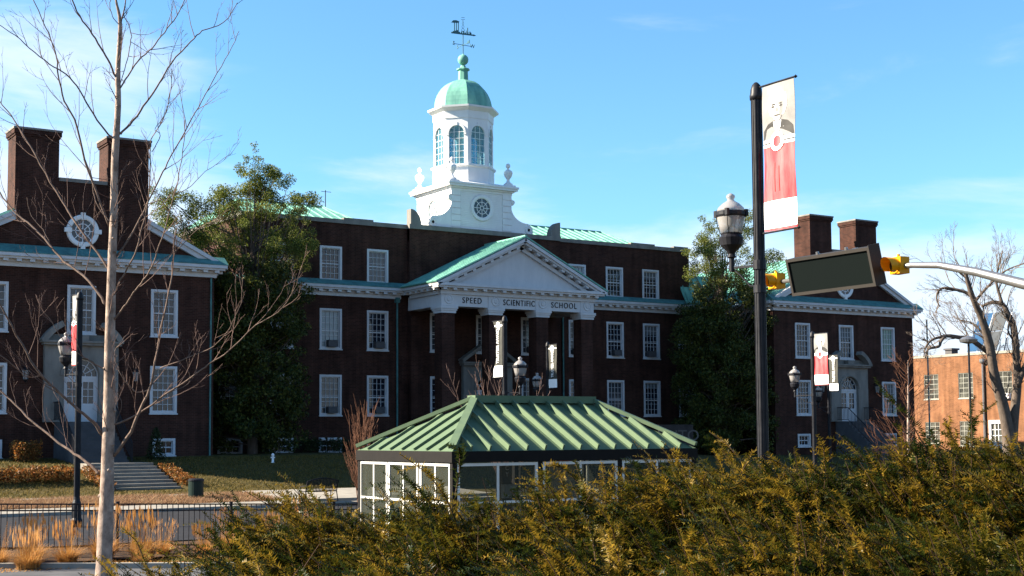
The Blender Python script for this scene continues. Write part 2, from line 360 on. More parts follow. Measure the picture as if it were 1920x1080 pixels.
m=MB(); m.box(ML-.08,AX-5.45,D-.10,D+.4,12.75,13.0); m.box(AX+5.95,MR+.08,D-.10,D+.4,12.75,13.0); m.box(AX-5.45,AX+5.95,D-.4,D+.4,12.75,13.03)
m.box(ML-.08,ML+.32,D+.4,D+14,12.75,13.0); m.box(MR-.32,MR+.08,D+.4,D+14,12.75,13.0)
for x0,x1 in ((36.4,38.4),(58.2,60.3),(62,63.3)): m.box(x0,x1,D-.06,D+.3,13.0,13.12)
bpart(m,'parapet_coping',STONE)
for x0,sg in ((AX-5.35,1),(AX+5.3,-1)):       # quarter-round stone ears on the parapet
    m=MB(); r=.95; xx=x0 if sg>0 else x0+.0
    poly=[(0,0)]+[(r*math.sin(a*math.pi/16)*.78,r*math.cos(a*math.pi/16)) for a in range(9)]
    poly=[(x0+sg*p[0]+(0 if sg>0 else .6),13.03+p[1]) for p in poly]
    m.prism(poly,'y',D-.38,D+.15); bpart(m,'parapet_ear',STONE)
# faint pale mortar stains are left to the brick material; copper downpipes
for x in (40.0,52.4):
    m=MB(); m.tube([(x,D-.12,-1.2),(x,D-.12,8.35)],.06,8); m.box(x-.13,x+.13,D-.25,D-.01,8.1,8.42); bpart(m,'downpipe',COPD)
def cornice(mb,x0,x1,y,z,ext0=0,ext1=0,sp=.6,axis='x',side=-1,dep=.6):
    """classical cornice along x at wall face y projecting to side*; axis 'y' runs along y on plane x"""
    def bx(a0,a1,d0,d1,za,zb):
        lo,hi=sorted((y+side*d0,y+side*d1))
        if axis=='x': mb.box(a0,a1,lo,hi,za,zb)
        else: mb.box(lo,hi,a0,a1,za,zb)
    k=dep/.6
    bx(x0-ext0*.1,x1+ext1*.1,0,.12*k,z-.08,z+.14)
    bx(x0-ext0*.42*k,x1+ext1*.42*k,0,.50*k,z+.27,z+.38); bx(x0-ext0*.5*k,x1+ext1*.5*k,0,.60*k,z+.38,z+.54); bx(x0-ext0*.02,x1+ext1*.02,0,.2*k,z+.14,z+.27)
    n=max(1,int((x1-x0)/sp))
    for i in range(n+1):
        a=x0+(x1-x0)*i/n; bx(a-.12,a+.12,.2*k,.46*k,z+.145,z+.27)
m=MB(); cornice(m,ML-5,AX-5.9,D,8.42); bpart(m,'cornice',WHITE); m=MB(); cornice(m,AX+6.3,MR+3,D,8.42); bpart(m,'cornice',WHITE)
for x0,x1 in ((ML-5,AX-5.4),(AX+5.9,MR+3)):
    m=MB(); m.prism([(D-.62,8.96),(D-.62,9.0),(D-.01,9.34),(D-.01,8.97)],'x',x0,x1); bpart(m,'copper_pent_strip',COPD)
# hipped metal roofs behind the parapet
def hip(x0,x1,y0,y1,ze,zr,ins0,ins1,name='hipped_roof'):
    m=MB(); ym=(y0+y1)/2
    a,b,c,d=(x0,y0,ze),(x1,y0,ze),(x1,y1,ze),(x0,y1,ze); e,f=(x0+ins0,ym,zr),(x1-ins1,ym,zr)
    m.add([a,b,c,d,e,f],[(0,1,5,4),(1,2,5),(2,3,4,5),(3,0,4),(3,2,1,0)])
    n=int((x1-x0)/.62)
    for i in range(1,n):
        x=x0+(x1-x0)*i/n; xt=x; t=1
        if x<x0+ins0: t=(x-x0)/ins0
        if x>x1-ins1: t=(x1-x)/ins1
        if t<.1: continue
        m.beam((x,y0,ze+.03),(x,y0+(ym-y0)*t,ze+(zr-ze)*t+.03),.06,.09)
    m.beam((x0+ins0,ym,zr+.03),(x1-ins1,ym,zr+.03),.14,.1)
    m.box(x0+.2,x1-.2,y0+.2,y1-.2,12.4,ze-.01)
    for p,q in ((b,f),(c,f),(a,e),(d,e)): m.beam((p[0],p[1],p[2]+.03),(q[0],q[1],q[2]+.04),.1,.1)
    return bpart(m,name,COP)
hip(30.5,39.6,78.6,86.6,13.35,14.95,2,1.2); hip(49.5,62.4,78.6,86.6,13.35,14.95,1.5,1.4)
m=MB(); m.tube([(38.6,82.6,14.6),(38.6,82.6,16.1)],.03,5); m.beam((38.3,82.6,16.0),(39.0,82.6,16.0),.03,.03); bpart(m,'roof_aerial',BLACK)

# ---------------- portico ----------------
PY=70.89; PX0,PX1=40.66,51.72
PC=(PX0+PX1)/2
piers=[41.13,44.42,47.85,51.25]
for x in piers:
    m=MB(); m.box(x-.44,x+.44,PY+.03,PY+.91,BZ,7.2); bpart(m,'brick_pillar',BRICK)
    c=MB(); c.box(x-.50,x+.50,PY-.03,PY+.97,7.2,7.35); c.box(x-.55,x+.55,PY-.08,PY+1.02,7.35,7.46); c.box(x-.60,x+.60,PY-.13,PY+1.07,7.46,7.62); bpart(c,'pillar_capital',WHITE)
# pilasters on the wall
for x in (PX0+.5,PX1-.5): m=MB(); m.box(x-.42,x+.42,D-.55,D-.31,BZ,7.3); bpart(m,'wall_pilaster',BRICK)
m=MB(); m.box(PX0,PX1,PY,PY+.9,7.62,8.44); m.box(PX0,PX0+.8,PY+.9,D-.31,7.62,8.44); m.box(PX1-.8,PX1,PY+.9,D-.31,7.62,8.44); m.box(PX0+.8,PX1-.8,PY+.9,D-.31,8.2,8.4)
for x in piers[1:]: m.box(x-.55,x-.53,PY-.015,PY,7.64,8.42)
for x in piers: 
    m.box(x-.50,x+.50,PY-.02,PY,7.64,8.42)
bpart(m,'entablature',WHITE)
for x in piers:
    m=MB(); m.m=Matrix.Translation((x,PY-.02,8.03))@Matrix.Rotation(R(90),4,'X')
    m.lathe([(.0,0),(.30,0),(.30,.03),(.25,.05),(.21,.03),(.15,.03),(.11,.06),(0,.06)],n=20); bpart(m,'roundel',WHITE)
LET=mat('black lettering',(.012,.012,.013),.5)
for s,x0,x1 in (('SPEED',42.09,43.42),('SCIENTIFIC',44.98,47.26),('SCHOOL',48.50,50.42)):
    o=text_mesh('lettering',s,.50,LET,B,(0,0,0),(R(90),0,0),.015,spacing=1.25)
    wd=max(v.co.x for v in o.data.vertices)-min(v.co.x for v in o.data.vertices)
    o.scale=((x1-x0)/wd,1,1); o.location=((x0+x1)/2-BL.x,PY-.02-BL.y,7.985-BL.z)
m=MB(); cornice(m,PX0,PX1,PY,8.40,1,1,.66); cornice(m,PY+.2,D-.7,PX0,8.40,0,0,.66,'y',-1); cornice(m,PY+.2,D-.7,PX1,8.40,0,0,.66,'y',1)
bpart(m,'porch_cornice',WHITE)
ez,ex0,ex1,ap=8.95,PX0-.62,PX1+.68,11.98; PC=(ex0+ex1)/2+.05
m=MB(); m.prism([(PX0+.2,8.93),(PX1-.2,8.93),(PC,11.45)],'y',PY+.1,PY+.3); bpart(m,'pediment',WHITE)
m=MB()
for xe in (ex0,ex1):
    sg=1 if xe<PC else -1
    d=Vector((PC-xe,0,ap-ez)); L=d.length; d/=L; nrm=Vector((-d.z,0,d.x))*(1 if sg>0 else -1)
    def seg(a,b,y0,y1,h0,h1):
        p=[]
        for t,h in ((a,h0),(b,h0),(b,h1),(a,h1)):
            q=Vector((xe,0,ez))+d*t-nrm*h; p.append((q.x,q.z))
        if sg<0: p=p[::-1]
        m.prism(p,'y',y0,y1)
    for h0,h1,y0 in ((.02,.2,PY-.60),(.2,.32,PY-.48),(.45,.66,PY-.10)): seg(.0 if h0<.3 else .9,L+(.0),y0,PY+.28,h0,h1)
    k=int(L/.66)
    for i in range(1,k): seg(L*i/k-.12,L*i/k+.12,PY-.42,PY+.1,.32,.45)
bpart(m,'raking_cornice',WHITE)
m=MB()
m.prism([(ex0-.04,ez),(PC,ap+.02),(PC,ap+.10),(ex0-.1,ez+.07)],'y',PY-.62,D-.28); m.prism([(ex1+.04,ez),(ex1+.1,ez+.07),(PC,ap+.10),(PC,ap+.02)],'y',PY-.62,D-.28)
y=PY-.5
while y<D-.3:
    m.beam((ex0-.05,y,ez+.10),(PC,y,ap+.13),.04,.08,(0,1,0)); m.beam((ex1+.05,y,ez+.10),(PC,y,ap+.13),.04,.08,(0,1,0)); y+=.52
m.beam((PC,PY-.62,ap+.12),(PC,D-.3,ap+.12),.16,.09)
bpart(m,'porch_roof',COP)
# stone door surround (used in porch and both wings); origin = base centre on the wall face
def arch_pts(r,zc,n=14,a0=0,a1=math.pi): return [(r*math.cos(a0+(a1-a0)*i/n),zc+r*math.sin(a0+(a1-a0)*i/n)) for i in range(n+1)]
def surround(cx,y,z0,parent_name,ped='arch'):
    S=MB(); r=.86; zs=z0+2.28; top=z0+3.78; hw=1.82
    # face pieces either side and above the arched opening
    for sg in (-1,1):
        S.box(cx+(sg*r if sg>0 else -hw),cx+(hw if sg>0 else -r),y-.28,y+.02,z0-.02,zs)
    P=arch_pts(r,zs)
    for (xa,za),(xb,zb) in zip(P,P[1:]):
        S.prism([(cx+xb,zb),(cx+xa,za),(cx+xa,top),(cx+xb,top)],'y',y-.28,y+.02)
    S.box(cx-hw,cx-r,y-.28,y+.02,zs,top); S.box(cx+r,cx+hw,y-.28,y+.02,zs,top)
    Pa=arch_pts(r+.02,zs); Pb=arch_pts(r+.2,zs)
    for i in range(len(Pa)-1): S.prism([(cx+Pa[i+1][0],Pa[i+1][1]),(cx+Pa[i][0],Pa[i][1]),(cx+Pb[i][0],Pb[i][1]),(cx+Pb[i+1][0],Pb[i+1][1])],'y',y-.34,y-.281)
    S.box(cx-hw-.1,cx+hw+.1,y-.5,y+.02,top,top+.12); S.box(cx-hw-.18,cx+hw+.18,y-.58,y+.02,top+.12,top+.22)
    if ped=='arch':     # broken segmental pediment
        zc=top-.9; 
        for sg in (-1,1):
            A=[(R(29+i*4.3)) for i in range(9)]
            for a,b in zip(A,A[1:]):
                q=[]
                for t,rr in ((a,2.05),(b,2.05),(b,2.33),(a,2.33)): q.append((cx+sg*rr*math.cos(t),zc+rr*math.sin(t)-.0))
                if sg<0: q=q[::-1]
                S.prism(q,'y',y-.56,y+.02)
        S.prism([(cx-1.9,top+.22),(cx+1.9,top+.22),(cx+1.3,top+.55),(cx-1.3,top+.55)],'y',y-.05,y+.02)
        S.box(cx-.28,cx+.28,y-.45,y+.02,top+.22,top+.5)
    else:
        for sg in (-1,1): S.beam((cx+sg*2.0,y-.28,top+.28),(cx+sg*.55,y-.28,top+1.25),.56,.2,(0,0,1))
        S.box(cx-.3,cx+.3,y-.4,y+.02,top+.22,top+.6)
    s=bpart(S,'door_surround',STONE)
    # white double door with glazed upper leaves and a fanlight
    Dm=MB(); dh=2.1; Dm.box(cx-r,cx+r,y-.05,y+.0,z0+dh,z0+dh+.16)
    for x0,x1 in ((cx-r,cx-r+.09),(cx+r-.09,cx+r)): Dm.box(x0,x1,y-.05,y+.0,z0,z0+dh)
    for sg in (-1,1):
        x0,x1=(cx-r+.09,cx-.01) if sg<0 else (cx+.01,cx+r-.09)
        Dm.box(x0,x0+.12,y-.03,y+.02,z0,z0+dh); Dm.box(x1-.12,x1,y-.03,y+.02,z0,z0+dh); Dm.box(x0+.12,x1-.12,y-.03,y+.02,z0,z0+.9); Dm.box(x0+.12,x1-.12,y-.03,y+.02,z0+dh-.12,z0+dh)
        xm=(x0+x1)/2; Dm.box(xm-.015,xm+.015,y-.02,y+.01,z0+.9,z0+dh-.12)
        for k in (1,2): zq=z0+.9+k*.36; Dm.box(x0+.12,x1-.12,y-.021,y+.009,zq-.014,zq+.014)
    d=bpart(Dm,'double_door',WHITE)
    g_=MB(); g_.v=[]; 
    for x0,x1 in ((cx-r+.2,cx-.12),(cx+.12,cx+r-.2)): g_.box(x0,x1,y+.012,y+.018,z0+.88,z0+dh-.1)
    bpart(g_,'pane',PANE,d)
    Fm=MB(); zc=z0+dh+.16
    for a in range(1,6):
        t=math.pi*a/6; Fm.beam((cx+.22*math.cos(t),y-.03,zc+.22*math.sin(t)),(cx+.8*math.cos(t),y-.03,zc+.8*math.sin(t)),.035,.03,(0,1,0))
    for rr in (.24,.56,.84):
        P=arch_pts(rr,zc,12); 
        for p,q in zip(P,P[1:]): Fm.beam((cx+p[0],y-.03,p[1]),(cx+q[0],y-.03,q[1]),.035 if rr<.8 else .06,.03,(0,1,0))
    f=bpart(Fm,'fanlight',WHITE); g_=MB(); g_.prism([(cx+x,z) for x,z in arch_pts(.86,zc,14)],'y',y+.0,y+.008); bpart(g_,'pane',PANE,f)
    return d
def lantern(x,y,z):
    m=MB(); m.box(x-.04,x+.04,y-.2,y,z+.42,z+.48); m.tube([(x,y-.2,z+.45),(x,y-.32,z+.60),(x,y-.3,z+.36)],.02,5)
    m.lathe([(.03,.42),(.2,.3),(.22,.28),(.19,.27)],(x,y-.3,z),6); m.lathe([(.11,-.22),(.13,-.2),(.06,-.3),(.01,-.36)],(x,y-.3,z),6)
    for k in range(6):
        a=2*math.pi*k/6; m.beam((x+.19*math.cos(a),y-.3+.19*math.sin(a),z+.27),(x+.12*math.cos(a),y-.3+.12*math.sin(a),z-.2),.02,.02)
    o=bpart(m,'wall_lantern',BLACK); g_=MB(); g_.lathe([(.11,-.19),(.175,.26)],(x,y-.3,z),6); bpart(g_,'lantern_glass',LAMPG,o)
surround(AX+.1,D-.3,.55,'p','tri')
m=MB(); m.box(PX0-.2,PX1+.2,PY-.4,D-.3,BZ,.5)
for k in range(8): m.box(AX-3.4,AX+3.6,PY-.4-.33*(k+1),PY-.4-.33*k,BZ,.5-.2*(k+1)+.02)
bpart(m,'porch_steps',CONCD)
# ---------------- cupola tower ----------------
TX,TY=46.17,77.55; TH_=2.24
m=MB(); m.box(TX-TH_,TX+TH_,TY-TH_,TY+TH_,12.4,15.62)
for k in range(22):       # clapboards
    z=13.1+k*.115; m.box(TX-1.55,TX+1.55,TY-TH_-.018,TY-TH_,z,z+.09); m.box(TX-TH_-.018,TX-TH_,TY-1.55,TY+1.55,z,z+.09)
for k in range(6):        # rusticated corner blocks
    z=13.15+k*.41
    for sx_ in (-1,1):
        xa,xb=sorted((TX+sx_*1.58,TX+sx_*(TH_+.03))); m.box(xa,xb,TY-TH_-.05,TY-TH_+.2,z,z+.36)
    for sy_ in (-1,1):
        ya,yb=sorted((TY+sy_*1.58,TY+sy_*(TH_-.06))); m.box(TX-TH_-.05,TX-TH_+.05,ya,yb,z,z+.36)
tw=bpart(m,'tower_base',TOWW)
m=MB(); 
for e,za,zb in ((.06,15.5,15.66),(.16,15.66,15.76),(.34,15.76,15.9),(.40,15.9,16.02)): m.box(TX-TH_-e,TX+TH_+e,TY-TH_-e,TY+TH_+e,za,zb)
m.add([(TX-TH_-.4,TY-TH_-.4,16.02),(TX+TH_+.4,TY-TH_-.4,16.02),(TX+TH_+.4,TY+TH_+.4,16.02),(TX-TH_-.4,TY+TH_+.4,16.02),(TX-1.6,TY-1.6,16.3),(TX+1.6,TY-1.6,16.3),(TX+1.6,TY+1.6,16.3),(TX-1.6,TY+1.6,16.3)],[(0,1,5,4),(1,2,6,5),(2,3,7,6),(3,0,4,7),(4,5,6,7)])
bpart(m,'tower_cornice',TOWW)
# scroll brackets either side of the front and back faces
def scroll(sg,y0,y1):
    m=MB(); P=[]
    for i in range(13):
        t=i/12; a=t*math.pi/2; P.append((TH_+.02+1.25*(1-math.sin(a)) ,13.75+1.05*(1-math.cos(a))))
    out=[(TH_,13.0),(TH_+1.62,13.0),(TH_+1.72,13.2),(TH_+1.66,13.5),(TH_+1.42,13.72)]+P+[(TH_+.22,14.92),(TH_+.30,15.1),(TH_+.1,15.25),(TH_,15.25)]
    q=[(TX+sg*x,z) for x,z in out]
    if sg<0: q=q[::-1]
    m.prism(q,'y',y0,y1)
    for (x,z,r) in ((TH_+1.36,13.34,.27),(TH_+1.36,13.34,.15),(TH_+.14,15.07,.13)):
        m.m=Matrix.Translation((TX+sg*x,y0-.0,z))@Matrix.Rotation(R(90),4,'X'); m.lathe([(r,-.01),(r,.05),(r-.045,.05),(r-.05,.025),(.001,.025)],n=14); m.m=None
    bpart(m,'scroll_bracket',TOWW)
for sg in (-1,1): scroll(sg,TY-TH_-.02,TY-TH_+.4)
def oculus(cx,y,cz,r,rot=0,segs=8,pane=None,keys=True):
    T=Matrix.Translation((cx,y,cz))@Matrix.Rotation(rot,4,'Z')@Matrix.Rotation(R(90),4,'X')
    m=MB(); m.m=T; m.lathe([(r,-.02),(r,.06),(r+.06,.1),(r+.20,.1),(r+.24,.05),(r+.24,-.02)],n=28)
    if keys:
        for k in range(4):
            a=k*math.pi/2; m.m=T@Matrix.Rotation(a,4,'Z'); m.box(r-.02,r+.34,-.11,.11,-.02,.14)
    m.m=T
    for k in range(segs):
        a=2*math.pi*k/segs+ (0 if segs==8 else 0); m.beam((r*.2*math.cos(a),r*.2*math.sin(a),.03),(r*math.cos(a),r*math.sin(a),.03),.035,.03)
    for rr in (.2,.62):
        for k in range(20):
            a=2*math.pi*k/20;b=2*math.pi*(k+1)/20; m.beam((r*rr*math.cos(a),r*rr*math.sin(a),.031),(r*rr*math.cos(b),r*rr*math.sin(b),.031),.04,.03)
    # drop the disc caps made by the open lathe
    m.f=[f for f in m.f if len(f)<=4]
    o=bpart(m,'round_window',TOWW); g_=MB(); g_.m=T; g_.lathe([(r,.0),(r,.012)],n=28); bpart(g_,'pane',pane or PANE,o)
oculus(TX,TY-TH_-.02,14.5,.62,keys=False); oculus(TX-TH_-.02,TY,14.5,.62,rot=R(-90),keys=False,pane=PANEB)
URN=[(.30,0),(.30,.12),(.22,.16),(.14,.24),(.09,.34),(.10,.42),(.24,.62),(.30,.82),(.28,.94),(.18,1.02),(.08,1.08),(.07,1.16),(.14,1.24),(.15,1.34),(.10,1.44),(.0,1.5)]
for sx_ in (-1,1):
    for sy_ in (-1,1):
        m=MB(); cx_,cy_=TX+sx_*(TH_-.12),TY+sy_*(TH_-.12); m.box(cx_-.36,cx_+.36,cy_-.36,cy_+.36,15.99,16.16); m.lathe(URN,(cx_,cy_,16.16),14); bpart(m,'urn',TOWW,smooth=False)
P8=R(22.5)
def octo(prof,name,mm,n=8): m=MB(); m.lathe(prof,(TX,TY,0),n,P8); return bpart(m,name,mm)
octo([(2.0,16.0),(2.1,16.0),(2.1,16.25),(2.05,16.3),(2.05,17.2),(2.16,17.28),(2.16,17.4),(2.0,17.42)],'lantern_plinth',TOWW)
RL=1.98; zb,zt=17.42,20.45; ap=RL*math.cos(math.pi/8); hw=RL*math.sin(math.pi/8)
for k in range(8):
    ang=math.pi/4*k
    T=Matrix.Translation((TX,TY,0))@Matrix.Rotation(ang,4,'Z')@Matrix.Translation((0,-ap,0))
    m=MB(); m.m=T; r=.50; zs=19.45
    for s in (-1,1):
        x0,x1=sorted((s*r,s*hw)); m.box(x0,x1,0,.14,zb,zt)
    P=arch_pts(r,zs,12)
    for (xa,za),(xb,z_) in zip(P,P[1:]): m.prism([(xb,z_),(xa,za),(xa,zt),(xb,zt)],'y',0,.14)
    Pa,Pb=arch_pts(r+.0,zs,12),arch_pts(r+.13,zs,12)
    for i in range(12): m.prism([Pa[i+1],Pa[i],Pb[i],Pb[i+1]],'y',-.05,-.001)
    m.box(-.07,.07,-.08,-.001,zs+r-.02,zs+r+.2)
    for s in (-1,1): m.box(min(s*r,s*(r+.16)),max(s*r,s*(r+.16)),-.05,-.001,zs-.14,zs-.02); 
    o=bpart(m,'lantern_face',TOWW)
    f=MB(); f.m=T
    for x in (-.17,.17): f.box(x-.014,x+.014,.05,.08,zb,zs+.46)
    for j in range(1,6): z_=zb+j*.42; f.box(-r,r,.051,.079,z_-.013,z_+.013)
    bpart(f,'glazing_bars',TOWW,o)
    g_=MB(); g_.m=T; g_.prism([(-r,zb),(r,zb)]+arch_pts(r,zs,12),'y',.06,.068); bpart(g_,'pane',CUPG,o)
octo([(1.9,20.42),(2.02,20.42),(2.04,20.9),(2.12,20.95),(2.3,21.08),(2.36,21.1),(2.38,21.22),(2.0,21.25)],'lantern_cornice',TOWW)
dome=[(2.02,21.2),(2.02,21.32)]
for i in range(11):
    a=i/10*math.pi/2; dome.append((max(.34,1.94*math.cos(a)**.86),21.34+1.98*math.sin(a)))
octo(dome,'dome',COP)
octo([(.42,23.2),(.42,23.3),(.34,23.34),(.32,23.95),(.44,24.02),(.44,24.1),(.2,24.2),(.16,24.32)],'finial_neck',COP)
m=MB(); m.lathe([(.08,-.45),(.16,-.4)]+[(.36*math.cos(t),.36*math.sin(t)) for t in [R(-80+i*16) for i in range(11)]]+[(.05,.4)],(TX,TY,24.72),18); bpart(m,'finial_ball',COP,smooth=True)
VN=mat('blue green bronze',(.05,.13,.15),.5)
m=MB(); m.tube([(TX,TY,25.0),(TX,TY,26.45)],.035,6)
for a in (0,90):
    c,s=math.cos(R(a)),math.sin(R(a)); m.beam((TX-c*.68,TY-s*.68,25.72),(TX+c*.68,TY+s*.68,25.72),.03,.03)
bpart(m,'weathervane_mast',VN)
vane=B
for s,dx,dy in (('E',-.72,0),('W',.72,0),('N',0,-.72),('S',0,.72)):
    text_mesh('direction_letter',s,.36,VN,B,(TX+dx-BL.x,TY+dy-BL.y,25.74-BL.z),(R(90),0,R(0 if dx else -90)),.02)
m=MB(); m.m=Matrix.Translation((TX,TY,26.42))@Matrix.Rotation(R(-8),4,'Z')
m.box(-.85,.75,-.02,.02,0,.09); m.prism([(.75,-.02),(.95,.03),(.75,.12)],'y',-.015,.015)
for x in (-.62,-.48,-.34): m.box(x-.03,x+.03,-.02,.02,.09,.78)
m.prism([(-.85,.72),(-.3,.76),(-.26,.86),(-.5,.92),(-.72,.88)],'y',-.02,.02)
for i in range(9): x=-.75+i*.15; m.box(x,x+.09,-.02,.02,.09,.16+.05*(i%3))
m.box(.3,.36,-.02,.02,.09,.5); m.box(.2,.25,-.02,.02,.09,.3); m.box(.48,.6,-.02,.02,.09,.2)
for k in range(4):
    w=.16-.035*k; m.beam((-.0-w,0,.09+.22*k),(.0+w-.03,0,.31+.22*k),.02,.02); m.beam((w,0,.09+.22*k),(-w+.03,0,.31+.22*k),.02,.02)
m.beam((-.14,0,1.0),(.14,0,1.04),.03,.02); m.beam((-.12,0,1.14),(.12,0,1.16),.03,.02)
bpart(m,'weathervane_skyline',VN)

# ---------------- wings ----------------
def wing(cx,door_z,left):
    hw=6.93; zc=8.42; y=YW
    hs=[];wins=[]
    for k in (-1,0,1):
        for fl,z in enumerate((z1,z2)):
            if k==0 and fl==0: continue
            xx=cx+k*4.246; pane=PANEG if (not left and k==1 and fl==1) else None
            wins.append((xx,y,z,1.42,2.42,4,6,pane,0,0,.5)); hs.append((xx-.71,xx+.71,z,z+2.42))
        if k: wins.append((cx+k*4.3,y,-.98,1.2,.88,3,2,None,0,0,.5)); hs.append((cx+k*4.3-.6,cx+k*4.3+.6,-.98,-.10))
    for w in wins: window(*w)
    hs.append((cx-.86,cx+.86,door_z,door_z+2.28+.86))
    m=MB(); wall_holes(m,cx-hw,cx+hw,BZ,zc+.1,hs,y); 
    for x in (cx-hw,cx+hw): m.add([(x,y,BZ),(x,y+16,BZ),(x,y+16,zc+.1),(x,y,zc+.1)],[(0,1,2,3)])
    # gable tympanum, then the parapet between the chimneys
    m.prism([(cx-hw,zc+.1),(cx+hw,zc+.1),(cx+hw,zc+.5),(cx+3.3,10.95),(cx+3.3,12.75),(cx-3.3,12.75),(cx-3.3,10.95),(cx-hw,zc+.5)],'y',y+.002,y+.5)
    bpart(m,'wing_wall',BRICK)
    m=MB(); m.box(cx-hw+.1,cx+hw-.1,y+.42,y+.5,BZ,zc); m.box(cx-hw+.05,cx+hw-.05,y+.5,y+15.9,zc-.1,zc); bpart(m,'attic_floor',ASPH)
    m=MB(); m.box(cx-1.2,cx+1.2,y-.06,y+.56,12.75,12.93); bpart(m,'parapet_coping',STONE)
    for s in (-1,1):
        x0,x1=sorted((cx+s*1.22,cx+s*3.33)); c=MB(); c.box(x0,x1,y-.02,y+1.55,10.5,14.85); c.box(x0-.05,x1+.05,y-.07,y+1.6,14.85,14.95); c.box(x0-.1,x1+.1,y-.12,y+1.65,14.95,15.17)
        o=bpart(c,'chimney',BRICK); k=MB(); k.box(x0-.13,x1+.13,y-.15,y+1.68,15.17,15.27); bpart(k,'chimney_cap',STONE,o)
    m=MB(); cornice(m,cx-hw,cx+hw,y,zc,1,1,.62)
    for s in (-1,1): cornice(m,y+.1,y+16,cx+s*hw,zc,0,0,.62,'y',s)
    bpart(m,'wing_cornice',WHITE)
    m=MB(); m.prism([(y-.62,zc+.54),(y-.62,zc+.58),(y-.004,zc+1.02),(y-.004,zc+.55)],'x',cx-hw-.55,cx+hw+.55); bpart(m,'copper_pent_strip',COPD)
    m=MB()
    for s in (-1,1):
        a=Vector((cx+s*(hw+.62),0,zc+.56)); b=Vector((cx,0,12.75)); 
        q=[(a.x,a.z),(b.x,b.z),(b.x,b.z+.09),(a.x+s*.03,a.z+.08)]
        if s<0: q=q
        m.prism(q,'y',y+.02,y+16)
        n=24
        for i in range(n):
            yy=y+.1+15.8*i/(n-1); m.beam((a.x,yy,a.z+.11),(b.x,yy,b.z+.12),.04,.08,(0,1,0))
        rk=MB(); t=(3.3)/(hw+.62); e=b+(a-b)*t; d=(e-a).normalized(); nn=Vector((0,1,0)).cross(d)*(1 if s>0 else -1)
        for h0,h1,y0 in ((.0,.18,y-.32),(.18,.42,y-.20)):
            p=[]
            for u_,h in ((a,h0),(e,h0),(e,h1),(a+d*.5*(h1>.2),h1)):
                w_=u_-Vector((0,0,1))*h*1.12; p.append((w_.x,w_.z))
            rk.prism(p,'y',y0,y+.6)
        bpart(rk,'raking_cornice',WHITE)
    bpart(m,'wing_roof',COP)
    oculus(cx,y-.0,10.32,.58)
    surround(cx,y,door_z,'w')
    for s in (-1,1): lantern(cx+s*2.72,y,3.0)
    # steps and railings
    m=MB(); m.box(cx-1.25,cx+1.25,y-1.3,y-.02,BZ,door_z-.03); n=11; zb_=-1.25 if left else -1.6; st=(door_z-zb_)/n
    for k in range(n): m.box(cx-1.25,cx+1.25,y-1.3-.27*(k+1),y-1.3-.27*k,BZ-.3,door_z-.03-st*(k+1)+.0)
    es=bpart(m,'entrance_steps',CONCD); m=MB()
    for k in range(n): yk=y-1.3-.27*(k+1); m.box(cx-1.24,cx+1.24,yk-.02,yk+.03,door_z-.03-st*(k+1)-.03,door_z-.03-st*(k+1)+.004)
    bpart(m,'step_nosing',CONCD,es)
    for s in (-1,1):
        m=MB(); x=cx+s*1.33; top=[(x,y-.1,door_z+.95),(x,y-1.3,door_z+.95),(x,y-1.3-.27*n,door_z+.95-st*n)]; bot=[(p[0],p[1],p[2]-.85) for p in top]
        m.tube(top,.03,5); m.tube(bot,.02,5); m.tube([top[-1],(x,top[-1][1],top[-1][2]-.95)],.03,5)
        for k in range(34):
            yy=y-.1-(1.2+.27*n)*k/33; 
            zz_=door_z+.95 if yy>y-1.3 else door_z+.95-st*n*((y-1.3-yy)/(.27*n)); m.box(x-.011,x+.011,yy-.011,yy+.011,zz_-.86,zz_)
        bpart(m,'railing',BLACK)
wing(19.27,.76,True); wing(73.07,.76,False)
# copper lean-to between main block and right wing; rear stack behind left wing
m=MB(); m.prism([(D-.66,9.1),(D-.60,9.05),(D+.6,11.12),(D+.5,11.2)],'x',62.6,66.9)
for i in range(8): x=62.8+i*.55; m.beam((x,D-.62,9.2),(x,D+.5,11.2),.05,.08)
bpart(m,'lean_to_roof',COP)
m=MB(); m.box(11.8,15.7,76,79,8,13.0); m.box(11.7,15.8,75.9,79.1,13.0,13.2); bpart(m,'rear_chimney',BRICK)
m=MB(); m.tube([(26.0,YW-.1,-1),(26.0,YW-.1,8.3)],.05,6); 
for x in (81.6,): m.tube([(x-.15,YW-.1,-1.4),(x-.15,YW-.1,8.3)],.06,6)
bpart(m,'downpipe',COPD)
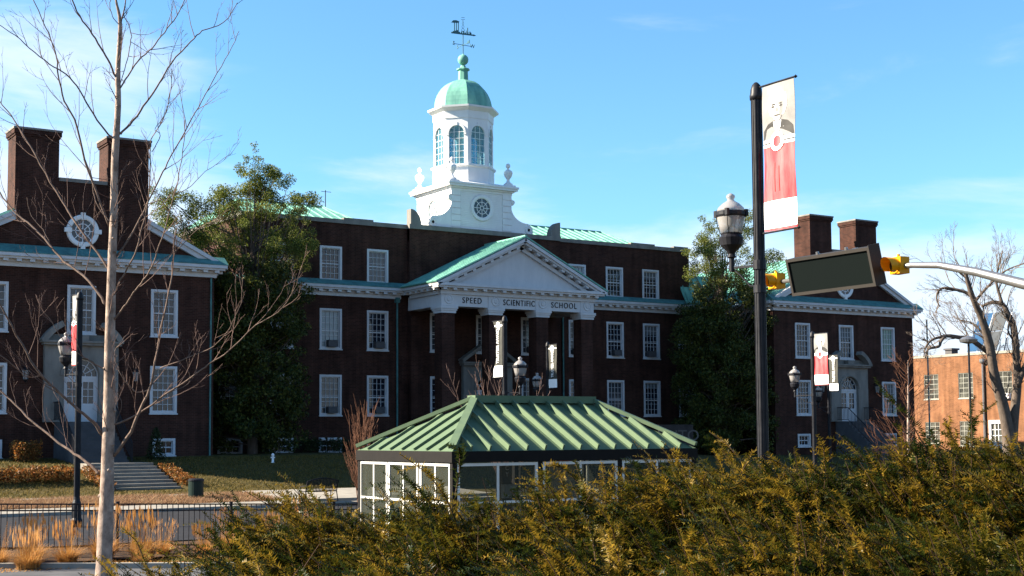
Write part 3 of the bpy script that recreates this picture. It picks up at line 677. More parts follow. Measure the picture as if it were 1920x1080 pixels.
# limb centre lines in world metres: x, y, z, radius
TRUNK=[[8.48,28.79,-3.18,0.186],[8.48,28.69,-1.98,0.17],[8.48,28.62,-1.21,0.153],[8.47,28.56,-0.45,0.137],[8.46,28.46,0.86,0.126],[8.43,28.39,1.96,0.115],[8.41,28.26,3.49,0.093],[8.41,28.18,4.58,0.085],[8.39,28.09,5.67,0.079],[8.41,27.99,6.77,0.064],[8.38,27.94,7.53,0.055],[8.39,27.86,8.46,0.042],[8.3,27.87,8.95,0.024],[8.25,27.86,9.39,0.016]]
LIMBS=[[[8.33,28.68,-0.75,0.05],[8.21,28.86,-0.58,0.046],[7.98,29.23,-0.34,0.042],[7.67,29.73,-0.03,0.037],[7.35,30.23,0.34,0.033],[7.02,30.73,0.8,0.029],[6.64,31.3,1.25,0.024]],[[8.36,28.59,0.04,0.055],[8.16,28.55,0.3,0.05],[7.87,28.5,0.53,0.045],[7.42,28.41,0.91,0.041],[7.02,28.32,1.27,0.036],[6.63,28.22,1.84,0.031],[6.24,28.11,2.5,0.027],[6.02,28.05,2.85,0.022]],[[8.57,28.49,-0.39,0.055],[8.79,28.07,0.09,0.05],[8.89,27.84,0.53,0.044],[9.01,27.59,0.95,0.039],[9.06,27.44,1.49,0.034],[9.14,27.21,2.34,0.029],[9.22,26.98,3.08,0.024],[9.23,26.88,3.71,0.018],[9.25,26.79,4.13,0.013]],[[8.56,28.45,0.25,0.031],[8.93,28.01,0.47,0.028],[9.32,27.52,0.85,0.026],[9.78,26.95,1.27,0.023],[9.97,26.71,1.47,0.021],[10.16,26.48,1.63,0.019],[10.6,25.9,2.19,0.016],[10.9,25.53,2.44,0.014],[11.11,25.24,2.85,0.011],[11.21,25.07,3.34,0.009]],[[8.34,28.38,2.7,0.044],[8.19,28.61,3.03,0.041],[8.08,28.8,3.25,0.038],[7.74,29.39,3.68,0.036],[7.5,29.77,4.1,0.033],[7.26,30.16,4.48,0.03],[6.98,30.63,4.86,0.027],[6.76,30.95,5.27,0.025],[6.59,31.21,5.67,0.022]],[[8.38,28.3,3.36,0.042],[8.29,28.41,3.61,0.038],[8.05,28.73,4.07,0.034],[7.71,29.16,4.77,0.031],[7.37,29.58,5.54,0.027],[7.07,29.96,6.29,0.024],[6.8,30.28,6.86,0.02],[6.58,30.56,7.24,0.016]],[[8.34,28.24,4.31,0.037],[8.07,28.27,5.01,0.034],[7.84,28.29,5.65,0.032],[7.62,28.3,6.46,0.029],[7.41,28.34,6.83,0.026],[7.29,28.34,7.36,0.023],[7.21,28.33,7.84,0.02],[7.01,28.35,8.32,0.017],[6.75,28.39,8.89,0.014]],[[8.36,28.07,6.09,0.031],[8.26,28.08,6.19,0.028],[7.93,28.08,6.56,0.026],[7.65,28.07,7.02,0.023],[7.38,28.07,7.31,0.021],[7.04,28.09,7.49,0.018],[6.65,28.09,7.76,0.016],[6.28,28.1,8.03,0.013],[5.97,28.1,8.18,0.011]],[[8.38,27.96,7.31,0.033],[8.2,27.91,7.61,0.03],[8.01,27.87,7.91,0.028],[7.74,27.8,8.23,0.025],[7.48,27.74,8.54,0.022],[7.3,27.68,8.9,0.02]],[[8.47,28.0,6.2,0.035],[8.71,27.92,6.51,0.032],[8.96,27.83,6.91,0.029],[9.2,27.75,7.32,0.026],[9.42,27.67,7.75,0.023],[9.79,27.55,8.23,0.02],[10.01,27.47,8.47,0.017],[10.43,27.36,8.69,0.014],[10.69,27.26,9.13,0.011]],[[8.4,27.96,7.07,0.026],[8.5,27.83,7.3,0.024],[8.69,27.57,7.66,0.022],[8.89,27.32,7.9,0.02],[9.06,27.09,8.2,0.018],[9.23,26.86,8.5,0.015],[9.37,26.65,8.91,0.013]],[[8.47,28.21,3.68,0.031],[8.79,28.09,4.23,0.028],[9.05,27.99,4.81,0.026],[9.27,27.89,5.36,0.023],[9.47,27.81,5.81,0.021],[9.76,27.69,6.42,0.019],[9.99,27.6,6.88,0.016],[10.26,27.49,7.46,0.014],[10.56,27.37,8.05,0.011],[10.74,27.28,8.53,0.009]],[[8.47,28.32,2.37,0.031],[8.6,28.03,2.65,0.028],[8.71,27.76,2.91,0.026],[8.82,27.49,3.16,0.024],[8.92,27.24,3.43,0.021],[9.05,26.85,4.18,0.019],[9.13,26.61,4.74,0.017],[9.17,26.45,5.15,0.014],[9.21,26.27,5.82,0.012],[9.21,26.21,6.29,0.01]],[[8.51,28.23,3.1,0.029],[8.72,27.93,3.61,0.026],[8.83,27.74,4.11,0.024],[8.92,27.56,4.79,0.021],[8.93,27.47,5.44,0.019],[8.92,27.42,6.03,0.016],[9.05,27.24,6.31,0.014],[9.17,27.03,6.88,0.011],[9.18,26.96,7.42,0.009]],[[9.05,27.83,0.94,0.022],[8.82,27.79,0.9,0.02],[8.68,27.76,0.99,0.018],[8.53,27.73,1.15,0.016],[8.4,27.69,1.38,0.014],[8.32,27.66,1.61,0.013],[8.34,27.65,1.78,0.011],[8.56,27.68,2.05,0.009]],[[8.35,28.49,1.39,0.02],[8.08,28.52,1.54,0.018],[7.84,28.54,1.7,0.016],[7.6,28.56,1.89,0.014],[7.44,28.57,2.08,0.012],[7.25,28.58,2.4,0.01],[7.08,28.59,2.57,0.008],[7.04,28.58,2.79,0.007]],[[8.39,27.86,8.41,0.026],[8.43,27.76,8.72,0.021],[8.48,27.64,9.14,0.015]],[[7.88,28.42,5.68,0.015],[7.99,28.33,5.34,0.015],[8.05,28.3,4.9,0.015],[8.16,28.2,4.62,0.015],[8.29,28.07,4.39,0.015]],[[8.55,28.46,0.21,0.01],[8.64,28.22,0.64,0.008],[8.58,28.31,0.92,0.005]],[[9.0,27.59,5.82,0.013],[9.15,27.54,6.16,0.012],[9.04,27.55,6.31,0.01],[9.24,27.5,6.6,0.009],[9.33,27.45,7.1,0.007],[9.37,27.4,7.66,0.005]],[[7.21,29.06,1.25,0.018],[6.93,29.01,1.22,0.016],[6.7,28.95,1.4,0.014],[6.37,28.86,1.65,0.013],[6.26,28.83,1.7,0.011]],[[8.94,27.89,4.75,0.015],[9.37,27.81,4.92,0.013],[9.79,27.73,5.14,0.011],[10.16,27.64,5.53,0.009],[10.64,27.53,5.92,0.007],[10.86,27.48,6.22,0.005]],[[9.13,27.95,3.5,0.013],[9.46,27.38,3.79,0.011],[9.73,26.89,4.18,0.008],[10.06,26.29,4.4,0.005]],[[9.38,28.05,1.41,0.018],[9.76,27.52,1.6,0.015],[10.13,27.0,1.82,0.013],[10.34,26.67,2.18,0.011],[10.48,26.44,2.66,0.009],[10.49,26.36,3.19,0.007]],[[9.36,27.65,0.85,0.01],[9.83,27.66,1.08,0.008],[9.85,27.65,1.3,0.007],[9.79,27.62,1.6,0.005]],[[7.25,28.66,3.95,0.011],[7.14,28.8,4.23,0.009],[6.98,29.04,4.53,0.007],[6.9,29.14,4.92,0.005]],[[8.39,27.86,8.43,0.014],[8.21,27.82,8.59,0.012],[8.16,27.8,8.85,0.011],[8.21,27.79,9.14,0.009]],[[8.44,27.8,8.65,0.014],[8.61,27.84,8.32,0.014],[8.59,27.86,7.99,0.014],[8.52,27.87,7.65,0.013],[8.44,27.99,7.22,0.013]]]
FAR=[[[71.88,55.36,-3.16,0.458],[71.66,55.21,-0.71,0.418],[71.49,55.17,0.17,0.378],[71.02,55.1,1.63,0.338],[70.22,55.03,3.47,0.298],[69.8,54.94,5.18,0.258],[69.01,54.88,6.86,0.218],[68.39,54.85,7.74,0.178],[67.8,54.81,8.89,0.138],[67.46,54.77,9.83,0.098]],[[71.88,55.21,-1.37,0.327],[71.96,55.04,0.69,0.296],[72.13,54.86,2.71,0.266],[72.08,54.78,4.02,0.235],[71.78,54.69,6.27,0.204],[71.48,54.85,7.12,0.174],[71.29,55.08,7.76,0.143],[70.96,55.6,7.92,0.112],[70.64,56.15,7.68,0.082]],[[70.43,55.61,4.84,0.163],[69.33,56.01,5.62,0.147],[68.71,56.26,5.71,0.131],[67.86,56.6,5.8,0.114],[67.55,56.76,5.47,0.098],[67.43,56.83,5.15,0.082],[66.79,57.11,4.98,0.065],[66.65,57.21,4.43,0.049]],[[69.75,55.78,7.94,0.114],[69.22,56.17,8.51,0.099],[68.32,56.88,8.79,0.084],[67.98,57.17,8.63,0.069],[67.9,57.28,8.15,0.054],[68.06,57.19,7.65,0.039]],[[68.25,56.93,5.83,0.098],[67.16,56.99,5.61,0.076],[66.54,57.05,5.14,0.054],[66.38,57.1,4.49,0.033]],[[69.64,55.86,7.88,0.098],[69.8,55.25,8.55,0.082],[70.02,54.41,9.3,0.065],[70.19,53.76,9.73,0.049],[70.49,52.66,10.05,0.033]],[[72.01,54.78,2.71,0.196],[72.23,54.19,4.16,0.153],[72.48,53.57,5.44,0.109],[72.61,53.0,8.0,0.065]],[[71.1,54.93,7.74,0.098],[70.94,55.22,9.1,0.076],[70.95,55.03,10.07,0.054],[70.99,54.72,11.03,0.033]],[[69.12,56.06,9.41,0.065],[68.33,56.2,9.87,0.049],[67.16,56.43,10.06,0.033]],[[71.76,54.7,5.48,0.065],[71.54,54.94,6.15,0.049],[71.57,54.82,6.79,0.033]],[[70.53,55.52,5.23,0.082],[70.2,56.24,6.51,0.057],[69.85,57.15,6.9,0.033]]]
# ---------------- vegetation helpers ----------------
def tri_leaves(C,N,size,rr,aspect=.5,quad=True,up=0.0):
    """C (n,3) centres -> randomly turned leaf quads"""
    n=len(C); a=rr.normal(size=(n,3)); a[:,2]+=up; a/=np.linalg.norm(a,axis=1)[:,None]
    b=np.cross(a,rr.normal(size=(n,3))); b/=np.linalg.norm(b,axis=1)[:,None]
    s=(size*(.6+.8*rr.random(n)))[:,None]
    V=np.stack([C-a*s*.5,C+b*s*aspect*.5,C+a*s*.5,C-b*s*aspect*.5],1).reshape(-1,3)
    return V,np.arange(4*n).reshape(n,4)
def crown(name,clumps,per,size,material,parent,seed,aspect=.5):
    rr=np.random.default_rng(seed); C=[]
    for (x,y,z,r) in clumps:
        k=int(per*r*r*rr.uniform(.7,1.3)); d=rr.normal(size=(k,3)); d/=np.linalg.norm(d,axis=1)[:,None]
        C.append(np.array([x,y,z])+d*(r*rr.random((k,1))**.45)*np.array([1,1,.8]))
    C=np.concatenate(C); V,F=tri_leaves(C,None,size,rr,aspect); return npmesh(name,V,F,material,parent)
class Tree:
    def __init__(s,seed): s.r=random.Random(seed); s.m=MB(); s.tw=MB()
    def grow(s,p,d,L,rad,lev,curve=.25,up=.15,kids=4,minr=.006,tm=None,spread=.75,shrink=.6,seg=5,kstart=.25):
        r=s.r; P=[Vector(p)]; d=Vector(d).normalized(); R_=[rad]; D=[d.copy()]
        for i in range(seg):
            d=(d+Vector((r.uniform(-1,1),r.uniform(-1,1),r.uniform(-1,1)))*curve*.5+Vector((0,0,up))*.5).normalized()
            P.append(P[-1]+d*L/seg); R_.append(max(minr*.6,rad*(1-.75*(i+1)/seg))); D.append(d.copy())
        (s.m if rad>.03 else s.tw).tube(P,R_,6 if rad>.05 else 3,cap=False)
        if lev>0:
            for k in range(kids):
                t=kstart+(1-kstart)*(k+r.random()*.8)/kids; i=min(seg-1,int(t*seg)); f=t*seg-i; q=P[i].lerp(P[i+1],min(1,f))
                ax=D[i].cross(Vector((r.uniform(-1,1),r.uniform(-1,1),r.uniform(-1,1)))).normalized()
                nd_=(D[i]+ax*r.uniform(.5,1.2)*spread).normalized()
                s.grow(q,nd_,L*shrink*r.uniform(.6,1.1)*(1.15-.5*t),max(minr,R_[i]*.55),lev-1,curve,up,kids,minr,tm,spread,shrink,max(3,seg-1),kstart)
def along(L):
    """points/dirs along polyline [[x,y,z,r]..]"""
    out=[]
    for a,b in zip(L,L[1:]):
        A=Vector(a[:3]);Bv=Vector(b[:3]); l=(Bv-A).length
        out.append((A,Bv,l,a[3],b[3]))
    return out
def limb_twigs(T,L,step,len_,lev,rad,r,up=.35,spread=.8,kids=3,start=.15,**k):
    segs=along(L); tot=sum(s[2] for s in segs); s_=tot*start+r.random()*step; 
    while s_<tot:
        q=s_
        for A,Bv,l,ra,rb in segs:
            if q<=l: break
            q-=l
        t=min(1,q/max(l,1e-6)); p=A.lerp(Bv,t); d=(Bv-A).normalized(); ax=d.cross(Vector((r.uniform(-1,1),r.uniform(-1,1),r.uniform(-1,1)))).normalized()
        fr=s_/tot; T.grow(p,(d*.8+ax*spread+Vector((0,0,up))).normalized(),len_*r.uniform(.5,1.2)*(1.1-.6*fr),min(rad,(ra+(rb-ra)*t)*.6),lev,.35,.25,kids,seg=4,**k)
        s_+=step*r.uniform(.6,1.4)
def smooth(L,n=3):
    """Catmull-Rom densify"""
    out=[]; P=[L[0]]+L+[L[-1]]
    for i in range(1,len(P)-2):
        for k in range(n):
            t=k/n; out.append([.5*((2*P[i][j])+(-P[i-1][j]+P[i+1][j])*t+(2*P[i-1][j]-5*P[i][j]+4*P[i+1][j]-P[i+2][j])*t*t+(-P[i-1][j]+3*P[i][j]-3*P[i+1][j]+P[i+2][j])*t**3) for j in range(4)])
    out.append(L[-1]); return out
# ---------------- foreground bare tree ----------------
x0,y0,z0,_=TRUNK[0]; z0=gz(x0,y0)
tr=empty('bare_tree',(x0,y0,z0),'tall young leafless tree with pale bark standing in front of the black fence','tree')
def sub(mb,o): l=o.location; mb.v=[(v[0]-l.x,v[1]-l.y,v[2]-l.z) for v in mb.v]; return mb
m=MB(); S=smooth(TRUNK,4); r_=random.Random(2)
for q in S: q[3]*=r_.uniform(.90,.97)
S=[[x0-.01,y0,z0-.15,.22]]+S; m.tube([q[:3] for q in S],[q[3] for q in S],14); 
for k in range(26):   # knots and collars
    q=S[r_.randrange(6,len(S)-6)]; a=r_.uniform(0,6.28); c=(q[0]+math.cos(a)*q[3]*.85,q[1]+math.sin(a)*q[3]*.85,q[2]); h=q[3]*.42
    m.lathe([(h*.1,-h*.9),(h*.8,-h*.5),(h,0),(h*.8,h*.5),(h*.1,h*.9)],c,8)
sub(m,tr).build('trunk',BARK,tr,True)
T=Tree(7)
LIM=MB()
for L in LIMBS:
    Ls=smooth(L,4)
    for q in Ls[1:-1]: q[0]+=r_.uniform(-.012,.012); q[2]+=r_.uniform(-.012,.012)
    LIM.tube([q[:3] for q in Ls],[q[3]*.66 for q in Ls],7)
    big=L[0][3]>.03
    limb_twigs(T,Ls,.36 if big else .26,1.45 if big else .85,2 if big else 1,.010,r_,kids=2 if big else 3,minr=.0042,spread=.75)
limb_twigs(T,S,.5,.9,2,.014,r_,start=.25,kids=3,minr=.0045)
sub(LIM,tr).build('branches',LIMB,tr,True)
T.m.v+=[]; k=len(T.tw.v); T.tw.f+=[tuple(i+k for i in f) for f in T.m.f]; T.tw.v+=T.m.v
sub(T.tw,tr).build('twigs',TWIGP,tr)
# ---------------- evergreen trees ----------------
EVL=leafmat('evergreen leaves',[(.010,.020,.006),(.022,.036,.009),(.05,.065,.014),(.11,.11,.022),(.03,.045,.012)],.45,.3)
EVL2=leafmat('sunlit olive evergreen leaves',[(.035,.055,.010),(.08,.11,.018),(.14,.16,.025),(.20,.20,.05),(.06,.085,.018)],.5,.42)  # sunlight on the treetops put into the colour: paler, yellower upper crown leaves
def evergreen(name,label,x,y,ztop,prof,seed,lobes,per=230):
    zb=gz(x,y); o=empty(name,(x,y,zb),label,'tree','evergreen trees against the school'); rr=random.Random(seed); cl=[]; H=ztop-zb
    m=MB(); tp=[(0,0,-.2),(.1,0,H*.3),(-.1,.1,H*.6),(.1,0,H*.95)]; m.tube(tp[:3]+[(.1,0,H*.82)],[.3,.24,.14,.03],9)
    for z,r,n,dens in prof:
        for _ in range(n):
            a=rr.uniform(0,6.28); q=r*rr.random()**.5; c=(q*math.cos(a),q*math.sin(a)*.75,z-zb+rr.uniform(-.55,.55),rr.uniform(.38,.72)*dens); cl.append(c)
    for lx,ly,lz,r,n in lobes:
        for _ in range(n):
            d=Vector((rr.gauss(0,1),rr.gauss(0,1),rr.gauss(0,1))).normalized()*r*rr.random()**.4; cl.append((lx-x+d.x,ly-y+d.y*.7,lz-zb+d.z,rr.uniform(.3,.6)))
    for c in cl:
        if rr.random()<.45:
            z=c[2]*rr.uniform(.55,.85); m.tube([(0,0,z),(c[0]*.5,c[1]*.5,z+(c[2]-z)*.4),c[:3]],[.055,.035,.012],4)
    m.build('trunk',BARKD,o)
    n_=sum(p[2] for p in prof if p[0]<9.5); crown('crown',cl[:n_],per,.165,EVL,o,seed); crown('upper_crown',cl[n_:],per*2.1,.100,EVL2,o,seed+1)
    return o
evergreen('evergreen_tree','dark broad evergreen tree in the corner beside the left gabled wing',29.3,72.0,16.2,
  [(z,3.1,26,1.15) for z in (0,.9,1.8,2.7,3.6,4.5,5.4,6.3,7.2,8.1)]+[(9,3.3,25,1.05),(10,3.4,24,1.05),(11,3.3,18,1),(12,3.1,20,1.),(12.8,2.6,15,.9),(13.5,2.1,12,.8),(14.2,1.5,9,.7),(15,1.0,6,.6),(15.7,.5,4,.45),(16.2,.2,1,.35)],21,
  [(25.8,73,11.6,1.7,30),(24.9,73,12.8,1.2,12),(32.2,72.5,11.0,1.1,12),(26.0,73,10.0,1.5,18),(32.0,72,13.0,1.2,14),(30.2,72,14.0,1.5,18),(28,72.5,12.8,1.3,12)],600)
evergreen('evergreen_tree','dark broad evergreen tree between the main block and the right gabled wing',62.9,71.3,15.3,
  [(z,3.6,30,1.2) for z in (-.6,.3,1.2,2.1,3,3.9,4.8,5.7,6.6,7.5)]+[(8.4,3.4,18,1.05),(9.4,3.4,24,1.),(10.2,3.4,22,.95),(11.0,3.4,20,.9),(11.8,3.4,18,.85),(12.6,3.1,14,.8),(13.4,2.5,11,.7),(14.2,1.7,7,.6),(14.9,1.,4,.5),(15.3,.5,2,.4)],33,
  [(66.8,70.5,11.6,1.1,9),(60.6,71,12.2,1.0,6),(66.3,71,9.6,1.2,12),(64.5,71,14.3,1.0,6)],600)
# ---------------- far bare trees ----------------
def bare(name,label,loc,material,fn,group=None,parts=('trunk','twigs')):
    o=empty(name,loc,label,'tree' if 'shrub' not in name else 'shrub',group); T=Tree(hash(label)%97 if 0 else len(label)*7+3); fn(T)
    if T.m.v: sub(T.m,o) if False else None; T.m.build('trunk',material[0],o)
    if T.tw.v: T.tw.build('twigs',material[1],o)
    return o
FX,FY=FAR[0][0][0],FAR[0][0][1]; fz=gz(FX,FY)
o=empty('old_bare_tree',(FX,FY,fz),'large old leafless tree with twisted forked limbs before the orange brick building','tree')
T=Tree(4); m=MB(); FAR[0].insert(0,[FX,FY,fz-.1,.62])
for i,L in enumerate(FAR):
    Ls=smooth(L,3); m.tube([q[:3] for q in Ls],[q[3] for q in Ls],9)
    limb_twigs(T,Ls,.42,2.8,3,.045,T.r,start=.35 if i<2 else .1,kids=4,minr=.007,up=.2)
sub(m,o).build('trunk',BARKD,o,True); k=len(T.tw.v); T.tw.f+=[tuple(i+k for i in f) for f in T.m.f]; T.tw.v+=T.m.v; sub(T.tw,o).build('twigs',BARKD,o)
def f_small(T):
    T.m.tube([(0,0,-.1),(.02,0,1.2),(-.05,0,2.6),(0,0,4),(.05,0,5.6)],[.09,.08,.06,.04,.015],7)
    for i in range(34):
        z=1.2+i*.13; a=T.r.uniform(0,6.28); T.grow((0,0,z),(math.cos(a),math.sin(a),.75),2.0-.04*i,.014,2,.35,.25,4,.005,seg=4)
bare('small_bare_tree','slender leafless reddish tree rising in front of the right gabled wing corner',(39.1,34.4,gz(39.1,34.4)),(BARK,TWIG),f_small)
def f_col(T):
    for i in range(46):
        a=T.r.uniform(0,6.28); q=.35*T.r.random(); T.grow((q*math.cos(a)*.5,q*math.sin(a)*.5,.05),(math.cos(a)*.10,math.sin(a)*.10,1),T.r.uniform(2.4,4.1),.022,1,.05,.05,4,.010,seg=5,spread=.35,shrink=.3)
    for i in range(12):
        a=T.r.uniform(0,6.28); T.grow((0,0,.1),(math.cos(a)*.38,math.sin(a)*.38,1),T.r.uniform(1.6,2.6),.018,2,.2,.1,4,.008,seg=5,spread=.5,shrink=.4)
bare('columnar_shrub','narrow upright bare shrub with rust red stems left of the glass shelter',(25.7,51.4,gz(25.7,51.4)),(TWIG,TWIG),f_col)
def f_vase(T):
    T.m.tube([(0,0,-.1),(0,0,1.2)],[.07,.06],6)
    for i in range(16):
        a=T.r.uniform(0,6.28); T.grow((0,0,1.1),(math.cos(a)*.75,math.sin(a)*.75,1.3),T.r.uniform(2.4,3.9),.018,2,.25,.15,4,.007,seg=6,spread=.5,shrink=.42)
bare('spreading_bare_tree','thin leafless treetop showing above the green shelter roof ridge',(23.9,37.6,gz(24,37.6)),(TWIGP,TWIGP),f_vase)
# ---------------- low planting ----------------
def bush(name,label,cat,x0,x1,y0,y1,h,n,size,material,seed,group=None,cone=False,kind=None):
    xm,ym=(x0+x1)/2,(y0+y1)/2; zb=gz(xm,ym); rr=np.random.default_rng(seed); C=rr.random((n,3))
    if cone:
        a=C[:,0]*6.283; z=C[:,2]**1.4; q=(C[:,1]**.4)*(1-z)**.6; P=np.stack([q*np.cos(a)*(x1-x0)/2,q*np.sin(a)*(y1-y0)/2,z*h],1)
    else:
        a=C[:,0]*2-1; b=C[:,1]*2-1; top=h*(.80+.2*np.sin(a*9+seed)*np.cos(b*5)); z=1-(1-C[:,2]**.6)*1.0; P=np.stack([a*(x1-x0)/2,b*(y1-y0)/2,np.maximum(.02,z*top)],1)
        P[:,2]+=np.array([gz(p[0]+xm,p[1]+ym)-zb for p in P]) if (y1-y0)>1.5 else 0
    V,F=tri_leaves(P,None,size,rr,.55); o=npmesh(name,V,F,material,None,(xm,ym,zb)); return tag(o,label,cat,group,kind) if cat else tag(o,kind=kind,label=label)
RUST=leafmat('rust leaves',[(.22,.065,.012),(.28,.11,.025),(.11,.04,.012),(.06,.05,.012),(.32,.16,.05)],.6,.3)
DKL=leafmat('dark leaves',[(.012,.02,.008),(.03,.04,.012),(.02,.03,.01)],.5,.1)
PINK=leafmat('dry ground cover',[(.26,.14,.08),(.33,.20,.11),(.18,.085,.05),(.36,.25,.13),(.13,.07,.045)],.8,.25)
STRAW=leafmat('straw grass',[(.36,.16,.035),(.44,.23,.065),(.26,.095,.02),(.46,.29,.12)],.7,.35)
GRASS=leafmat('grass blades',[(.085,.070,.016),(.16,.115,.03),(.050,.048,.011),(.20,.135,.045)],.7,.3)
bush('low_hedge','low rust coloured hedge along the lawn left of the lower steps','hedge',11.5,17.0,61.6,62.8,.75,5200,.12,RUST,1)
bush('low_hedge','narrow rust coloured hedge running down beside the right of the lower steps','hedge',21.3,21.9,60.4,64.0,.50,1500,.11,RUST,2)
bush('low_hedge','short rust coloured hedge between the lamp post and the lower steps','hedge',17.6,18.2,59.9,63.6,.5,1200,.11,RUST,12)
bush('round_bush','round rust orange bush against the brick wall of the left wing','bush',15.6,16.9,67.3,68.6,1.1,1500,.12,RUST,3)
bush('conical_bush','dark conical evergreen bush beside the left wing steps','bush',22.0,23.1,67.4,68.5,1.6,1500,.10,DKL,4,cone=True)
for i,(x,l) in enumerate(((33.8,'dark rounded bush by the wall between two basement windows'),(35.4,'dark rounded bush in front of the basement window nearest the rust red shrub'),(30.6,'dark rounded bush at the foot of the dark evergreen'))):
    bush('round_bush',l,'bush',x-.6,x+.6,73.4,74.6,.95,1000,.12,DKL,50+i,'dark bushes along the school wall')
def fine(name,label,x0,x1,y0,y1,n,h,w,material,seed,lean=.3,keep=None):
    rr=np.random.default_rng(seed); X=x0+(x1-x0)*rr.random(n); Y=y0+(y1-y0)*rr.random(n)
    if keep is not None: k=keep(X,Y); X,Y=X[k],Y[k]; n=len(X)
    Z=np.array([gz(a,b) for a,b in zip(X,Y)]); a=rr.random(n)*6.283; hh=h*(.5+rr.random(n)); dx,dy=np.cos(a)*w,np.sin(a)*w; lx,ly=rr.normal(size=n)*lean*hh,rr.normal(size=n)*lean*hh
    V=np.stack([np.stack([X-dx,Y-dy,Z],1),np.stack([X+dx,Y+dy,Z],1),np.stack([X+lx,Y+ly,Z+hh],1)],1).reshape(-1,3)
    o=npmesh(name,V,np.arange(3*n).reshape(n,3),material); return tag(o,label=label,kind='stuff')
def nopath(X,Y): return ~(((X>18.0)&(X<21.6)&(Y>59.6))|((Y>56.9)&(Y<58.0)&(X<23))|((X>22.9)&(Y<57.7)))
fine('grass','short winter grass covering the sloping lawn',8,40,57,69,60000,.075,.02,GRASS,5,.6,nopath)
def clump_ok(X,Y): return (X<23)&(np.sin(X*2.1+np.sin(Y*3)*1.3)*np.cos(Y*2.3+X)>-.55)
fine('ground_cover','dry pinkish brown ground cover plants in the bed behind the road',9,23.4,53.05,57.0,42000,.20,.022,PINK,6,.9,clump_ok)
fine('mulch_litter','dead leaves and straw lying in the mulch bed',4,17,32.5,37.6,9000,.05,.03,STRAW,8,1.2)
def tuft(seed,h):
    rr=np.random.default_rng(seed); V=[];F=[]; n=620
    for i in range(n):
        a=rr.random()*6.283; q=.24*rr.random()**.5; tall=rr.random()<.11; L=h*(rr.uniform(.75,1.2) if tall else rr.uniform(.25,.62)); sp=rr.uniform(.05,.35) if tall else rr.uniform(.35,1.5); w=.005 if tall else .008
        p=np.array([q*np.cos(a),q*np.sin(a),0]); dr=np.array([np.cos(a),np.sin(a),0]); sd_=np.array([-np.sin(a),np.cos(a),0]); b=len(V)
        for j in range(4):
            t=j/3; c=p+dr*(sp*L*t*t*.8)+np.array([0,0,L*(t-.35*sp*t*t)]); ww=w*(1-t*.75); V+= [c-sd_*ww,c+sd_*ww]
        for j in range(3): F.append((b+2*j,b+2*j+1,b+2*j+3,b+2*j+2))
        if tall:
            b=len(V); c=V[b-1]; 
            for j in range(3): u=rr.normal(size=3)*.010; V+= [c+u+np.array([0,0,-.10]),c+u+np.array([.008,0,.0])*1,c+u+np.array([0,0,.12]),c+u-np.array([.008,0,0])]; F.append((b+4*j,b+4*j+1,b+4*j+2,b+4*j+3))
    return npmesh('straw_clump',np.array(V),np.array(F),STRAW)
tf=[tuft(100+i,h) for i,h in enumerate((1.15,.95,.75))]
TP=[(6.6,34.9,1,'leftmost tall straw grass clump at the picture edge'),(7.55,34.0,0,'straw grass clump second from the left by the fence'),(8.45,34.5,0,'tall seeding straw grass clump just left of the tree trunk'),(9.05,33.6,1,'low straw grass clump at the foot of the bare tree'),
 (10.1,34.3,0,'first straw grass clump right of the tree trunk'),(10.9,33.7,1,'second straw grass clump right of the tree trunk'),(11.7,34.6,0,'tall straw grass clump before the fence post'),(12.5,33.8,1,'straw grass clump half hidden by the yew on the left'),
 (13.4,34.5,0,'straw grass clump glimpsed behind the yew sprigs'),(14.4,34.0,1,'straw grass clump glimpsed between yew branches'),(15.5,34.6,0,'straw grass clump nearest the glass shelter'),(8.0,33.0,2,'small straw grass clump in front of the row on the left'),(10.5,32.6,2,'small straw grass clump near the kerb')]
for i,(x,y,k,l) in enumerate(TP):
    first=i in (0,1,11)
    src=tf[k]; o=src.copy() ; SC.collection.objects.link(o)
    o.location=(x,y,gz(x,y)+.04); o.rotation_euler=(.08*math.sin(i*2.3),.08*math.cos(i*1.7),i*1.3); s=.66+.085*((i*7)%6); o.scale=(s,s,s); tag(o,l,'ornamental grass','straw grass clumps along the fence')
for o in tf: bpy.data.objects.remove(o)
